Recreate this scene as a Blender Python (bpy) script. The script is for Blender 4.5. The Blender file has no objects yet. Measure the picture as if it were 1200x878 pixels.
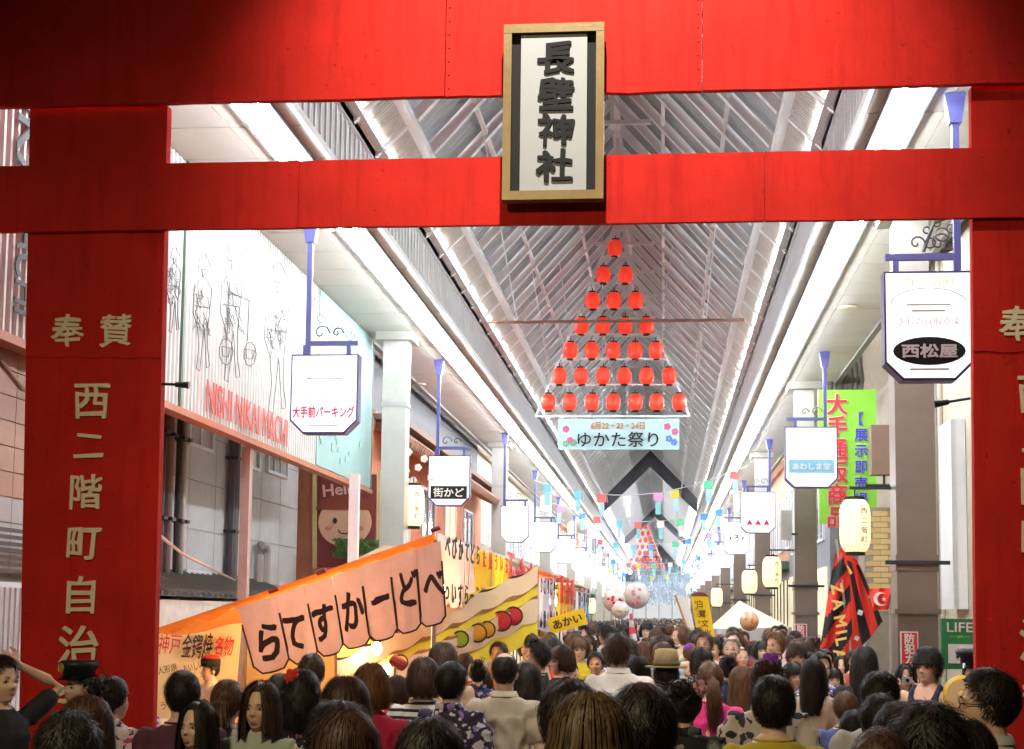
import bpy, bmesh, math, random
import numpy as np
from mathutils import Vector, Matrix, noise

scene = bpy.context.scene
COL = scene.collection
rad = math.radians

# ------------------------------------------------------------------ camera
F, PX, PY = 1750.0, 600.0, 545.0          # focal length and principal point, in pixels of a 1200 px wide frame
CAM_Z = 1.95
d1 = Vector(((778 - PX) / F, -(722 - PY) / F, -1.0)).normalized()    # the street's direction in camera space
up = Vector((0.012, 1.0, 0.0)); up.z = -(up.x * d1.x + up.y * d1.y) / d1.z; up.normalize()
xr = d1.cross(up)
ROT = Matrix((xr, d1, up))
cam_d = bpy.data.cameras.new('camera'); cam = bpy.data.objects.new('camera', cam_d); COL.objects.link(cam)
cam.matrix_world = Matrix.Translation((0, 0, CAM_Z)) @ ROT.to_4x4()
cam_d.sensor_width = 36; cam_d.lens = F * 36 / 1200
cam_d.shift_x = 0.0; cam_d.shift_y = (PY - 439) / 1200
cam_d.clip_start = 0.05; cam_d.clip_end = 2000
scene.camera = cam

def ray(a, b): return ROT @ Vector(((a - PX) / F, -(b - PY) / F, -1.0))
def atY(a, b, Y): r = ray(a, b); return Vector((0, 0, CAM_Z)) + r * (Y / r.y)
def atX(a, b, X): r = ray(a, b); return Vector((0, 0, CAM_Z)) + r * (X / r.x)
def atZ(a, b, Z): r = ray(a, b); return Vector((0, 0, CAM_Z)) + r * ((Z - CAM_Z) / r.z)

# ------------------------------------------------------------------ night sky, exposure
world = bpy.data.worlds.new('World'); scene.world = world; world.use_nodes = True
wn = world.node_tree; bgn = wn.nodes['Background']
sky = wn.nodes.new('ShaderNodeTexSky'); sky.sky_type = 'NISHITA'; sky.sun_disc = False
sky.sun_elevation = rad(-3.0); sky.sun_rotation = rad(200); sky.altitude = 50
wn.links.new(sky.outputs[0], bgn.inputs[0]); bgn.inputs[1].default_value = 0.12
scene.view_settings.view_transform = 'Standard'; scene.view_settings.look = 'None'
scene.view_settings.exposure = 1.1; scene.view_settings.gamma = 1.0
scene.render.engine = 'CYCLES'
scene.cycles.use_denoising = True
scene.cycles.max_bounces = 6; scene.cycles.diffuse_bounces = 4; scene.cycles.glossy_bounces = 2
scene.cycles.sample_clamp_indirect = 6.0
TUBE, COVE, SIGNL, LANT = 56.0, 150.0, .48, .52   # radiance of the ceiling tubes, cove tubes, lamp signs, paper lanterns

def spot(name, loc, aim, power, color, size, blend, radius):
    d = bpy.data.lights.new(name, 'SPOT'); d.energy = power; d.color = color
    d.spot_size = rad(size); d.spot_blend = blend; d.shadow_soft_size = radius
    o = bpy.data.objects.new(name, d); COL.objects.link(o); o.location = loc
    o.rotation_euler = (Vector(aim) - Vector(loc)).to_track_quat('-Z', 'Y').to_euler()
    return o
# the floodlight over the plaque and the street lamp behind the photographer
spot('gate_floodlight', (-0.55, 6.6, 8.4), (-0.45, 9.2, 5.85), 900, (1.0, 0.90, 0.80), 71, 0.8, 0.08)
spot('street_lamp_light', (-2.6, 0.8, 6.2), (-0.6, 7.0, 1.3), 520, (1.0, 0.80, 0.48), 96, 0.9, 0.25)

# ------------------------------------------------------------------ materials
MATS = {}
def mat(name, col, rough=0.6, metal=0.0, var=0.12, scale=6.0, bump=0.0, bscale=40.0, emit=None, es=0.0, coat=0.0):
    if name in MATS: return MATS[name]
    m = bpy.data.materials.new(name); m.use_nodes = True; MATS[name] = m
    nt = m.node_tree; b = nt.nodes['Principled BSDF']; L = nt.links.new
    b.inputs['Roughness'].default_value = rough; b.inputs['Metallic'].default_value = metal
    if coat: b.inputs['Coat Weight'].default_value = coat
    tc = nt.nodes.new('ShaderNodeTexCoord')
    if var > 0:
        n = nt.nodes.new('ShaderNodeTexNoise'); n.inputs['Scale'].default_value = scale; n.inputs['Detail'].default_value = 6
        n.inputs['Roughness'].default_value = 0.65
        L(tc.outputs['Object'], n.inputs['Vector'])
        r = nt.nodes.new('ShaderNodeMapRange'); r.inputs['From Min'].default_value = 0.3; r.inputs['From Max'].default_value = 0.7
        r.inputs['To Min'].default_value = 1 - var; r.inputs['To Max'].default_value = 1 + var
        L(n.outputs['Fac'], r.inputs['Value'])
        mx = nt.nodes.new('ShaderNodeVectorMath'); mx.operation = 'SCALE'
        mx.inputs[0].default_value = col; L(r.outputs[0], mx.inputs['Scale']); L(mx.outputs[0], b.inputs['Base Color'])
    else:
        b.inputs['Base Color'].default_value = (*col, 1)
    if bump > 0:
        n2 = nt.nodes.new('ShaderNodeTexNoise'); n2.inputs['Scale'].default_value = bscale; n2.inputs['Detail'].default_value = 5
        L(tc.outputs['Object'], n2.inputs['Vector'])
        bp = nt.nodes.new('ShaderNodeBump'); bp.inputs['Strength'].default_value = bump; bp.inputs['Distance'].default_value = 0.01
        L(n2.outputs['Fac'], bp.inputs['Height']); L(bp.outputs[0], b.inputs['Normal'])
    if emit:
        b.inputs['Emission Color'].default_value = (*emit, 1); b.inputs['Emission Strength'].default_value = es
    return m

def pattern_mat(name, base, cols, scale=14.0, rough=0.8, kind='flowers'):
    if name in MATS: return MATS[name]
    m = bpy.data.materials.new(name); m.use_nodes = True; MATS[name] = m
    nt = m.node_tree; b = nt.nodes['Principled BSDF']; L = nt.links.new; b.inputs['Roughness'].default_value = rough
    tc = nt.nodes.new('ShaderNodeTexCoord')
    prev = None
    if kind == 'flowers':
        prev_col = base
        for i, c in enumerate(cols):
            v = nt.nodes.new('ShaderNodeTexVoronoi'); v.inputs['Scale'].default_value = scale * (1 + 0.35 * i)
            mp = nt.nodes.new('ShaderNodeMapping'); mp.inputs['Location'].default_value = (i * 3.1, i * 1.7, i * 0.9)
            n = nt.nodes.new('ShaderNodeTexNoise'); n.inputs['Scale'].default_value = scale * 1.6; n.inputs['Detail'].default_value = 2
            ad = nt.nodes.new('ShaderNodeVectorMath'); ad.operation = 'MULTIPLY_ADD'; ad.inputs[1].default_value = (0.07,) * 3
            L(tc.outputs['Object'], mp.inputs[0]); L(n.outputs['Color'], ad.inputs[0]); L(mp.outputs[0], ad.inputs[2])
            L(tc.outputs['Object'], n.inputs['Vector']); L(ad.outputs[0], v.inputs['Vector'])
            lt = nt.nodes.new('ShaderNodeMath'); lt.operation = 'LESS_THAN'; lt.inputs[1].default_value = 0.36 - 0.06 * i
            L(v.outputs['Distance'], lt.inputs[0])
            mx = nt.nodes.new('ShaderNodeMix'); mx.data_type = 'RGBA'
            L(lt.outputs[0], mx.inputs[0])
            if prev: L(prev, mx.inputs[6])
            else: mx.inputs[6].default_value = (*base, 1)
            mx.inputs[7].default_value = (*c, 1); prev = mx.outputs[2]
    else:
        sp = nt.nodes.new('ShaderNodeSeparateXYZ'); L(tc.outputs['Object'], sp.inputs[0])
        def band(sock, sc, th):
            mu = nt.nodes.new('ShaderNodeMath'); mu.operation = 'MULTIPLY'; mu.inputs[1].default_value = sc; L(sock, mu.inputs[0])
            fr = nt.nodes.new('ShaderNodeMath'); fr.operation = 'FRACT'; L(mu.outputs[0], fr.inputs[0])
            lt = nt.nodes.new('ShaderNodeMath'); lt.operation = 'LESS_THAN'; lt.inputs[1].default_value = th; L(fr.outputs[0], lt.inputs[0])
            return lt.outputs[0]
        f = band(sp.outputs['Z'], scale, 0.42)
        if kind == 'check':
            g = band(sp.outputs['X'], scale, 0.42)
            a = nt.nodes.new('ShaderNodeMath'); a.operation = 'ADD'; L(f, a.inputs[0]); L(g, a.inputs[1])
            h = nt.nodes.new('ShaderNodeMath'); h.operation = 'MULTIPLY'; h.inputs[1].default_value = 0.5; L(a.outputs[0], h.inputs[0]); f = h.outputs[0]
        mx = nt.nodes.new('ShaderNodeMix'); mx.data_type = 'RGBA'; L(f, mx.inputs[0])
        mx.inputs[6].default_value = (*base, 1); mx.inputs[7].default_value = (*cols[0], 1); prev = mx.outputs[2]
    L(prev, b.inputs['Base Color'])
    return m

def glow(name, col, s):          # things that give off light themselves
    if name in MATS: return MATS[name]
    m = bpy.data.materials.new(name); m.use_nodes = True; MATS[name] = m
    b = m.node_tree.nodes['Principled BSDF']; b.inputs['Base Color'].default_value = (*[min(.85, c) for c in col], 1)
    b.inputs['Emission Color'].default_value = (*col, 1); b.inputs['Emission Strength'].default_value = s
    return m

RED = mat('gate_red', (0.60, 0.020, 0.012), 0.7, var=0.16, scale=1.7, bump=0.12, bscale=45)
def weather(m, dark, amount=.55):
    """rain streaks, patched paint and rubbed spots over a plain paint"""
    nt = m.node_tree; b = nt.nodes['Principled BSDF']; L = nt.links.new; src = b.inputs['Base Color'].links[0].from_socket
    tc = nt.nodes.new('ShaderNodeTexCoord'); mp = nt.nodes.new('ShaderNodeMapping'); mp.inputs['Scale'].default_value = (5.5, 5.5, .55)
    n = nt.nodes.new('ShaderNodeTexNoise'); n.inputs['Scale'].default_value = 2.2; n.inputs['Detail'].default_value = 7; n.inputs['Roughness'].default_value = .7
    L(tc.outputs['Object'], mp.inputs[0]); L(mp.outputs[0], n.inputs['Vector'])
    r = nt.nodes.new('ShaderNodeMapRange'); r.inputs['From Min'].default_value = .50; r.inputs['From Max'].default_value = .72; r.inputs['To Max'].default_value = amount
    L(n.outputs['Fac'], r.inputs['Value']); mx = nt.nodes.new('ShaderNodeMix'); mx.data_type = 'RGBA'; L(r.outputs[0], mx.inputs[0]); L(src, mx.inputs[6]); mx.inputs[7].default_value = (*dark, 1)
    n2 = nt.nodes.new('ShaderNodeTexNoise'); n2.inputs['Scale'].default_value = 26; n2.inputs['Detail'].default_value = 8; L(tc.outputs['Object'], n2.inputs['Vector'])
    r2 = nt.nodes.new('ShaderNodeMapRange'); r2.inputs['From Min'].default_value = .66; r2.inputs['From Max'].default_value = .74; r2.inputs['To Max'].default_value = .5
    L(n2.outputs['Fac'], r2.inputs['Value']); m2 = nt.nodes.new('ShaderNodeMix'); m2.data_type = 'RGBA'; L(r2.outputs[0], m2.inputs[0]); L(mx.outputs[2], m2.inputs[6]); m2.inputs[7].default_value = (dark[0]*.35, dark[1]*.5, dark[2]*.5, 1)
    L(m2.outputs[2], b.inputs['Base Color'])
    r3 = nt.nodes.new('ShaderNodeMapRange'); r3.inputs['To Min'].default_value = .68; r3.inputs['To Max'].default_value = .92; L(n.outputs['Fac'], r3.inputs['Value']); L(r3.outputs[0], b.inputs['Roughness'])
weather(RED, (.36, .010, .008)); RED.node_tree.nodes['Principled BSDF'].inputs['Specular IOR Level'].default_value = .2
GOLD = mat('gold_paint', (0.90, 0.80, 0.55), 0.55, var=0.06)
BRASS = mat('brass_frame', (0.22, 0.155, 0.06), 0.42, 0.35, var=0.15, bump=0.1)
BLACK = mat('black_paint', (0.008, 0.008, 0.009), 0.85, var=0)
WHITEB = mat('white_board', (0.74, 0.74, 0.73), 0.5, var=0.03)
WSTEEL = mat('white_steel', (0.78, 0.82, 0.87), 0.45, var=0.05, scale=2)
CEIL = mat('ceiling_panel', (0.50, 0.48, 0.44), 0.5, var=0.05, scale=1.3)
SHEET = mat('roof_sheet', (0.27, 0.29, 0.32), 0.5, var=0.10, scale=1.0)
MESHG = mat('grille_mesh', (0.62, 0.61, 0.58), 0.5, var=0.1)
FASC = mat('fascia', (0.58, 0.59, 0.60), 0.5, var=0.05)
PURPLE = mat('violet_blue_pole', (0.06, 0.065, 0.22), 0.4, var=0.08)
DARKM = mat('dark_metal', (0.03, 0.03, 0.035), 0.45, 0.3, var=0.1)
GREYM = mat('grey_metal', (0.42, 0.41, 0.40), 0.42, 0.6, var=0.12, scale=1.5)
COLW = mat('column_pale_metal', (0.46, 0.45, 0.42), 0.38, 0.35, var=0.12, scale=1.2)
COLB = mat('column_brown_metal', (0.19, 0.15, 0.125), 0.36, 0.3, var=0.14, scale=1.6)
ORANGE = mat('orange_tarp', (0.85, 0.24, 0.03), 0.55, var=0.12, scale=3)
PINKC = mat('faded_pink_cloth', (0.68, 0.46, 0.43), 0.85, var=0.08, scale=5, bump=0.2, bscale=12)
INK = mat('dark_brown_ink', (0.05, 0.014, 0.012), 0.8, var=0)
YELLOWC = mat('yellow_cloth', (0.88, 0.66, 0.03), 0.8, var=0.05)
WHITEC = mat('white_cloth', (0.80, 0.79, 0.80), 0.85, var=0.05, bump=0.15, bscale=15)
REDP = mat('red_print', (0.66, 0.03, 0.03), 0.7, var=0)
CREAM = mat('cream_wall', (0.50, 0.46, 0.36), 0.7, var=0.08, scale=2)
GREYW = mat('grey_render_wall', (0.46, 0.48, 0.50), 0.85, var=0.12, scale=2.5, bump=0.3, bscale=80)
ORW = mat('terracotta_wall', (0.62, 0.25, 0.15), 0.8, var=0.1, scale=3, bump=0.2)
GLASS = mat('window_glass', (0.05, 0.06, 0.07), 0.08, 0.0, var=0)
ASPH = mat('asphalt', (0.05, 0.05, 0.052), 0.85, var=0.2, scale=8, bump=0.4, bscale=90)
def translucent(m, k):      # thin cloth lets light through
    nt = m.node_tree; b = nt.nodes['Principled BSDF']; out = nt.nodes['Material Output']
    t = nt.nodes.new('ShaderNodeBsdfTranslucent'); mx = nt.nodes.new('ShaderNodeMixShader'); mx.inputs[0].default_value = k
    src = b.inputs['Base Color'].links[0].from_socket if b.inputs['Base Color'].is_linked else None
    if src: nt.links.new(src, t.inputs[0])
    nt.links.new(b.outputs[0], mx.inputs[1]); nt.links.new(t.outputs[0], mx.inputs[2]); nt.links.new(mx.outputs[0], out.inputs[0])
for m_, k_ in ((PINKC, .22), (WHITEC, .35), (YELLOWC, .4), (ORANGE, .45)): translucent(m_, k_)
TUBEM = glow('lit_fluorescent_tube', (0.93, 0.97, 1.0), TUBE)
SIGNM = glow('lit_sign_face', (1.0, 0.98, 0.96), SIGNL)

# ------------------------------------------------------------------ mesh building
class MB:
    def __init__(s): s.v = []; s.f = []; s.m = []
    def add(s, vs, fs, mi=0):
        o = len(s.v); s.v += [tuple(p) for p in vs]; s.f += [tuple(i + o for i in q) for q in fs]; s.m += [mi] * len(fs)
    def box(s, x0, x1, y0, y1, z0, z1, mi=0):
        s.add([(x0,y0,z0),(x1,y0,z0),(x1,y1,z0),(x0,y1,z0),(x0,y0,z1),(x1,y0,z1),(x1,y1,z1),(x0,y1,z1)],
              [(0,3,2,1),(4,5,6,7),(0,1,5,4),(1,2,6,5),(2,3,7,6),(3,0,4,7)], mi)
    def bar(s, a, b, w, h=None, mi=0, upv=(0,0,1)):
        a = Vector(a); b = Vector(b); h = h or w; d = (b - a).normalized(); u = Vector(upv)
        if abs(d.dot(u)) > .99: u = Vector((0,1,0))
        x = d.cross(u).normalized(); z = x.cross(d)
        vs = [p + x*sx*w/2 + z*sz*h/2 for p in (a, b) for sx, sz in ((-1,-1),(1,-1),(1,1),(-1,1))]
        s.add(vs, [(0,1,2,3),(7,6,5,4),(0,4,5,1),(1,5,6,2),(2,6,7,3),(3,7,4,0)], mi)
    def tube(s, pts, rs, n=8, mi=0, cap=True, sq=(1,1)):
        pts = [Vector(p) for p in pts]
        if not hasattr(rs, '__len__'): rs = [rs] * len(pts)
        vs = []; fs = []
        for i, p in enumerate(pts):
            d = (pts[min(i+1, len(pts)-1)] - pts[max(i-1, 0)]).normalized()
            u = Vector((0,1,0)) if abs(d.z) > .9 else Vector((0,0,1))
            x = d.cross(u).normalized(); y = x.cross(d)
            for k in range(n):
                a = 2*math.pi*k/n; vs.append(p + x*math.cos(a)*rs[i]*sq[0] + y*math.sin(a)*rs[i]*sq[1])
        for i in range(len(pts)-1):
            for k in range(n):
                fs.append((i*n+k, i*n+(k+1)%n, (i+1)*n+(k+1)%n, (i+1)*n+k))
        if cap: fs.append(tuple(range(n))[::-1]); fs.append(tuple((len(pts)-1)*n+k for k in range(n)))
        s.add(vs, fs, mi)
    def ell(s, c, r, nu=12, nv=8, mi=0, rot=None):
        c = Vector(c); vs = [Vector((0,0,1))]; fs = []
        for i in range(1, nv):
            t = math.pi*i/nv
            for k in range(nu):
                a = 2*math.pi*k/nu; vs.append(Vector((math.sin(t)*math.cos(a), math.sin(t)*math.sin(a), math.cos(t))))
        vs.append(Vector((0,0,-1)))
        vs = [Vector((v.x*r[0], v.y*r[1], v.z*r[2])) for v in vs]
        if rot is not None: vs = [rot @ v for v in vs]
        vs = [v + c for v in vs]
        for k in range(nu): fs.append((0, 1+k, 1+(k+1)%nu))
        for i in range(nv-2):
            for k in range(nu):
                a = 1+i*nu+k; b = 1+i*nu+(k+1)%nu; fs.append((a, a+nu, b+nu, b))
        l = len(vs)-1; o = 1+(nv-2)*nu
        for k in range(nu): fs.append((l, o+(k+1)%nu, o+k))
        s.add(vs, fs, mi)
    def prism(s, pts, nrm, depth, mi=0):          # flat outline given real thickness
        n = Vector(nrm).normalized() * depth; k = len(pts); pts = [Vector(p) for p in pts]
        s.add(pts + [p + n for p in pts], [tuple(range(k)), tuple(range(2*k-1, k-1, -1))] +
              [(i, i+k, (i+1)%k+k, (i+1)%k) for i in range(k)], mi)
    def mesh(s, name, mats, smooth=False, off=(0,0,0)):
        me = bpy.data.meshes.new(name)
        o = Vector(off)
        me.from_pydata([Vector(p) - o for p in s.v] if o.length else s.v, [], s.f)
        for m in (mats if isinstance(mats, (list, tuple)) else [mats]): me.materials.append(m)
        if max(s.m, default=0): me.polygons.foreach_set('material_index', s.m)
        if smooth: me.polygons.foreach_set('use_smooth', [True] * len(s.f))
        bm = bmesh.new(); bm.from_mesh(me); bmesh.ops.recalc_face_normals(bm, faces=bm.faces); bm.to_mesh(me); bm.free()
        return me
    def build(s, name, mats, parent=None, smooth=False, **kw):
        off = wloc(parent) if parent else (0,0,0)
        return link(name, s.mesh(name, mats, smooth, off), parent, **kw)

def wloc(o):
    p = Vector((0,0,0))
    while o: p = p + o.location; o = o.parent
    return p
def props(o, label=None, cat=None, group=None, kind=None):
    if label: o['label'] = label
    if cat: o['category'] = cat
    if group: o['group'] = group
    if kind: o['kind'] = kind
def link(name, data, parent=None, loc=None, rot=None, scl=None, **kw):
    o = bpy.data.objects.new(name, data); COL.objects.link(o)
    if parent: o.parent = parent
    if loc is not None: o.location = loc
    if rot is not None: o.rotation_euler = rot
    if scl is not None: o.scale = scl if hasattr(scl, '__len__') else (scl,)*3
    props(o, **kw); return o
def thing(name, loc, label, cat, group=None, kind=None):
    return link(name, None, loc=loc, label=label, cat=cat, group=group, kind=kind)
def copy_tree(o, loc=None, rot=None, label=None, parent=None):
    c = o.copy(); COL.objects.link(c)
    if parent: c.parent = parent
    if loc is not None: c.location = loc
    if rot is not None: c.rotation_euler = rot
    if label: c['label'] = label
    for ch in list(o.children): copy_tree(ch, parent=c)
    return c

TXT = {}
def textmesh(s, m, fat=0.0, depth=0.01, italic=0.0, brush=0.0):
    """flat lettering with a little thickness; fat strokes are made from shifted copies of the glyph"""
    key = (s, m.name, fat, depth, italic, brush)
    if key in TXT: return TXT[key]
    c = bpy.data.curves.new('lettering', 'FONT'); c.body = s; c.size = 1; c.extrude = depth; c.shear = italic
    c.resolution_u = 3
    o = bpy.data.objects.new('lettering', c); COL.objects.link(o)
    bpy.context.view_layer.update()
    me = bpy.data.meshes.new_from_object(o); COL.objects.unlink(o); bpy.data.objects.remove(o)
    n = len(me.vertices); a = np.empty(n*3); me.vertices.foreach_get('co', a); a = a.reshape(-1, 3)
    a -= (a.min(0) + a.max(0)) / 2
    if brush:
        for i in range(n):
            p = a[i]; q = noise.noise_vector((p[0]*3.1, p[1]*3.1, len(s)+ord(s[0])%17)); a[i, 0] += q.x*brush; a[i, 1] += q.y*brush
            a[i, 1] += .10*brush*10*p[0]*.12
    fs = [tuple(p.vertices) for p in me.polygons]
    vs = []; ff = []
    offs = [(0, 0)] if fat == 0 else [(0,0),(1,.4),(-1,-.4),(.5,-1),(-.5,1),(.9,-.7),(-.9,.7)]
    for k, (dx, dy) in enumerate(offs):
        b = a.copy(); b[:,0] += dx*fat; b[:,1] += dy*fat; b[:,2] += .0015*k
        ff += [tuple(i + len(vs) for i in f) for f in fs]; vs += [tuple(p) for p in b]
    bpy.data.meshes.remove(me); me = bpy.data.meshes.new('lettering'); me.from_pydata(vs, [], ff)
    v = np.array(vs); me['w'] = float(np.ptp(v[:,0])); me['h'] = float(np.ptp(v[:,1]))
    me.materials.append(m)
    TXT[key] = me; return me
FRONT, LEFTW, RIGHTW = (rad(90), 0, 0), (rad(90), 0, rad(90)), (rad(90), 0, rad(-90))   # facing the camera, facing +X, facing -X
def text(s, loc, h, m, parent=None, rot=FRONT, w=None, fat=0.0, roll=0.0, italic=0.0, mirror=False, brush=0.0):
    """lettering centred on loc (world), h tall and w wide where given"""
    me = textmesh(s, m, fat, 0.012, italic, brush)
    sy = h / me['h']; sx = w / me['w'] if w else sy
    p = Vector(loc) - (wloc(parent) if parent else Vector((0,0,0)))
    o = link('lettering', me, parent, p, None, (-sx if mirror else sx, sy, min(sx, sy)))
    M = Matrix.Rotation(rot[2], 3, 'Z') @ Matrix.Rotation(rot[0], 3, 'X') @ Matrix.Rotation(roll, 3, 'Z')
    o.rotation_euler = M.to_euler(); return o
def column_text(s, p0, p1, h, m, parent, rot=FRONT, fat=0.0, w=None, brush=0.0):
    """one character under another from p0 to p1, kept as one lettering mesh for each character"""
    n = len(s); p0 = Vector(p0); p1 = Vector(p1)
    for i, ch in enumerate(s):
        me = textmesh(ch, m, fat, .012, 0.0, brush); k = h / 0.92
        text(ch, p0.lerp(p1, i/max(1, n-1)), me['h']*k, m, parent, rot, w=(me['w']*k*(w or 1)), fat=fat, brush=brush)
rnd = random.Random(7)
# ------------------------------------------------------------------ ground
XC = -0.745
g = MB(); g.add([(-200,-60,0),(200,-60,0),(200,400,0),(-200,400,0)], [(0,1,2,3)])
g.build('ground', mat('ground_dirt', (0.10,0.095,0.09), .9), kind='structure')
g = MB(); g.add([(-3.9,-30,.004),(2.5,-30,.004),(2.5,190,.004),(-3.9,190,.004)], [(0,1,2,3)])
g.build('street', ASPH, kind='structure')
for nm, a, b in (('pavement_left', -6.2, -3.9), ('pavement_right', 2.5, 4.6)):
    g = MB(); g.box(a, b, 8, 190, 0, .12)
    g.build(nm, mat('paving', (0.28,0.26,0.25), .8, var=.15, scale=4), kind='structure')

# ------------------------------------------------------------------ the red gate
gate = thing('torii_gate', (XC, 9.26, 0), 'tall red festival gate with gold characters on its pillars, spanning the arcade entrance', 'gate')
def pillar(xb0, xb1, xt0, xt1):
    m = MB(); z1 = 5.26
    m.add([(xb0,9.28,0),(xb1,9.28,0),(xb1,9.36,0),(xb0,9.36,0),(xt0,9.28,z1),(xt1,9.28,z1),(xt1,9.36,z1),(xt0,9.36,z1)],
          [(0,3,2,1),(4,5,6,7),(0,1,5,4),(1,2,6,5),(2,3,7,6),(3,0,4,7)])
    # upper cloth hangs a few mm proud and ends in a sagging hem
    zs = 3.585; q = []
    def xa(z): return xb0 + (xt0-xb0)*z/z1, xb1 + (xt1-xb1)*z/z1
    n = 12; lo = [(xa(zs)[0] + (xa(zs)[1]-xa(zs)[0])*i/n, 9.272, zs + .006*math.sin(i*1.9) - .012*(i/n)) for i in range(n+1)]
    hi = [(xa(z1)[1], 9.272, z1), (xa(z1)[0], 9.272, z1)]
    p = MB(); p.prism(lo + hi, (0,1,0), .006)
    pil = m.build('pillar', RED, gate)
    p.build('pillar_cloth', RED, pil)
    return pil
pl = pillar(-4.06, -3.20, -4.20, -3.26)
pr_ = pillar(1.85, 2.72, 1.90, 2.84)
def gchar(ch, u, v, px_h, par):
    text(ch, atY(u, v, 9.268), px_h/190, GOLD, par, fat=.016, w=None, brush=.07)
for ch, u, v, s in (('奉',79,388,42),('賛',136,387,42),('西',107,470,44),('二',104,523,31),('階',101,577,44),('町',98,638,40),('自',95,697,46),('治',92,757,50),('会',89,818,46)):
    gchar(ch, u, v, s, pl)
for ch, u, v, s in (('奉',1192,380,42),('賛',1247,379,42),('西',1216,462,44),('二',1217,515,31),('階',1218,570,44),('町',1219,631,40),('自',1220,690,46),('治',1221,750,50),('会',1222,811,46)):
    gchar(ch, u, v, s, pr_)
def plank_y(parent, name, x0, x1, y0, y1, z0, z1, m, wob=0.004):
    """board with slightly uneven edges"""
    n = 14; pts = []
    for i in range(n+1): pts.append((x0+(x1-x0)*i/n, y0, z0 + wob*noise.noise((i*.7, z0*3, x0))*2))
    for i in range(n, -1, -1): pts.append((x0+(x1-x0)*i/n, y0, z1 + wob*noise.noise((i*.7, z1*3, x1))*2))
    b = MB(); b.prism(pts, (0,1,0), y1-y0); return b.build(name, m, parent)
xs = [-4.75, -1.405, 0.235, 3.25]
for i in range(3): plank_y(gate, 'lintel_board', xs[i]+.003, xs[i+1]-.003, 9.20 + .004*(i%2), 9.255, 5.25, 6.12, RED)
plank_y(gate, 'top_beam', -5.1, 3.6, 9.16, 9.32, 6.124, 6.48, RED)
xs = [-4.55, -2.35, 0.62, 3.05]
for i in range(3): plank_y(gate, 'tie_beam_board', xs[i]+.0015, xs[i+1]-.0015, 9.225, 9.268, 4.41, 4.852, RED, .002)
for i in range(26):
    u = rnd.uniform(-4.0, 2.6); z = rnd.choice([5.28, 5.95, 4.83, 4.44])
nails = MB()
for x in (-1.43, -1.38, .21, .26):
    for k in range(9): nails.ell((x, 9.202, 5.3+k*.09), (.006,.004,.006), 6, 4)
nails.build('nail_head', mat('nail_dark', (.06,.01,.01), .4, .3, var=0), gate, kind='stuff')

# plaque
pq = thing('shrine_plaque', (-.68, 8.99, 4.45), 'white shrine name plaque in a gold frame hung at the centre of the red gate', 'plaque')
P = [atY(590,28,9.02), atY(708,24,9.02), atY(708,236,9.10), atY(589,238,9.10)]
x0, x1 = P[0].x, P[1].x; zt, zb = atY(650, 25, 9.02).z, atY(650, 238, 9.14).z
pm = MB(); fw = .056
pm.box(x0, x1, 9.05, 9.14, zt-fw, zt); pm.box(x0, x1, 9.05, 9.14, zb, zb+fw)
pm.box(x0, x0+fw*.9, 9.052, 9.14, zb+fw, zt-fw); pm.box(x1-fw*.9, x1, 9.052, 9.14, zb+fw, zt-fw)
pm.build('frame', BRASS, pq)
pm = MB(); pm.box(x0+fw*.9, x1-fw*.9, 9.10, 9.135, zb+fw, zt-fw); pm.build('backing', BLACK, pq)
pm = MB(); pm.box(x0+.108, x1-.108, 9.075, 9.098, zb+fw+.008, zt-fw-.008); pm.build('board', mat('plaque_board', (.36,.38,.38), .6, var=.04), pq)
for ch, v in zip('長壁神社', (68, 110, 152, 194)):
    text(ch, atY(651 if ch != '長' else 653, v, 9.065), .215, BLACK, pq, w=.235, fat=.028, brush=.08)
pm = MB()
for x in (-.93,-.43): pm.box(x-.012, x+.012, 9.13, 9.2, 5.5, 5.6)
pm.build('bracket', DARKM, pq)

# the lamps that light the gate front, on their own posts beside and behind the photographer
def post_lamp(px, py, lx, ly, lz, lab):
    t = thing('street_lamp', (px, py, 0), lab, 'street lamp'); b = MB(); b.tube([(px,py,0),(px,py,lz+.25)], [.08,.05], 10); b.build('post', DARKM, t)
    b = MB(); b.tube([(px,py,lz+.2),(lx,ly,lz+.2)], .03, 8); b.build('arm', DARKM, t); b = MB(); b.box(lx-.16,lx+.16,ly-.14,ly+.14,lz+.12,lz+.2); b.build('lamp_head', GREYM, t)
post_lamp(3.7, 6.6, -.55, 6.6, 8.4, 'tall post with an arm carrying the floodlight over the gate'); post_lamp(-4.2, .8, -2.6, .8, 6.2, 'street lamp on the left behind the photographer')
# ------------------------------------------------------------------ the arcade roof
HC, Y0, Y1 = 6.25, 9.9, 152.0
roof = thing('arcade_roof', (XC, Y0, HC), 'long white steel and glass arcade roof over the shopping street with rows of fluorescent tubes', 'arcade roof')
def rp(hw, z, y, s): return Vector((XC + s*hw, y, z))
A_, B_, C_, R_ = (2.445, 6.92), (2.017, 7.33), (1.474, 7.94), (0.0, 9.6)
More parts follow.
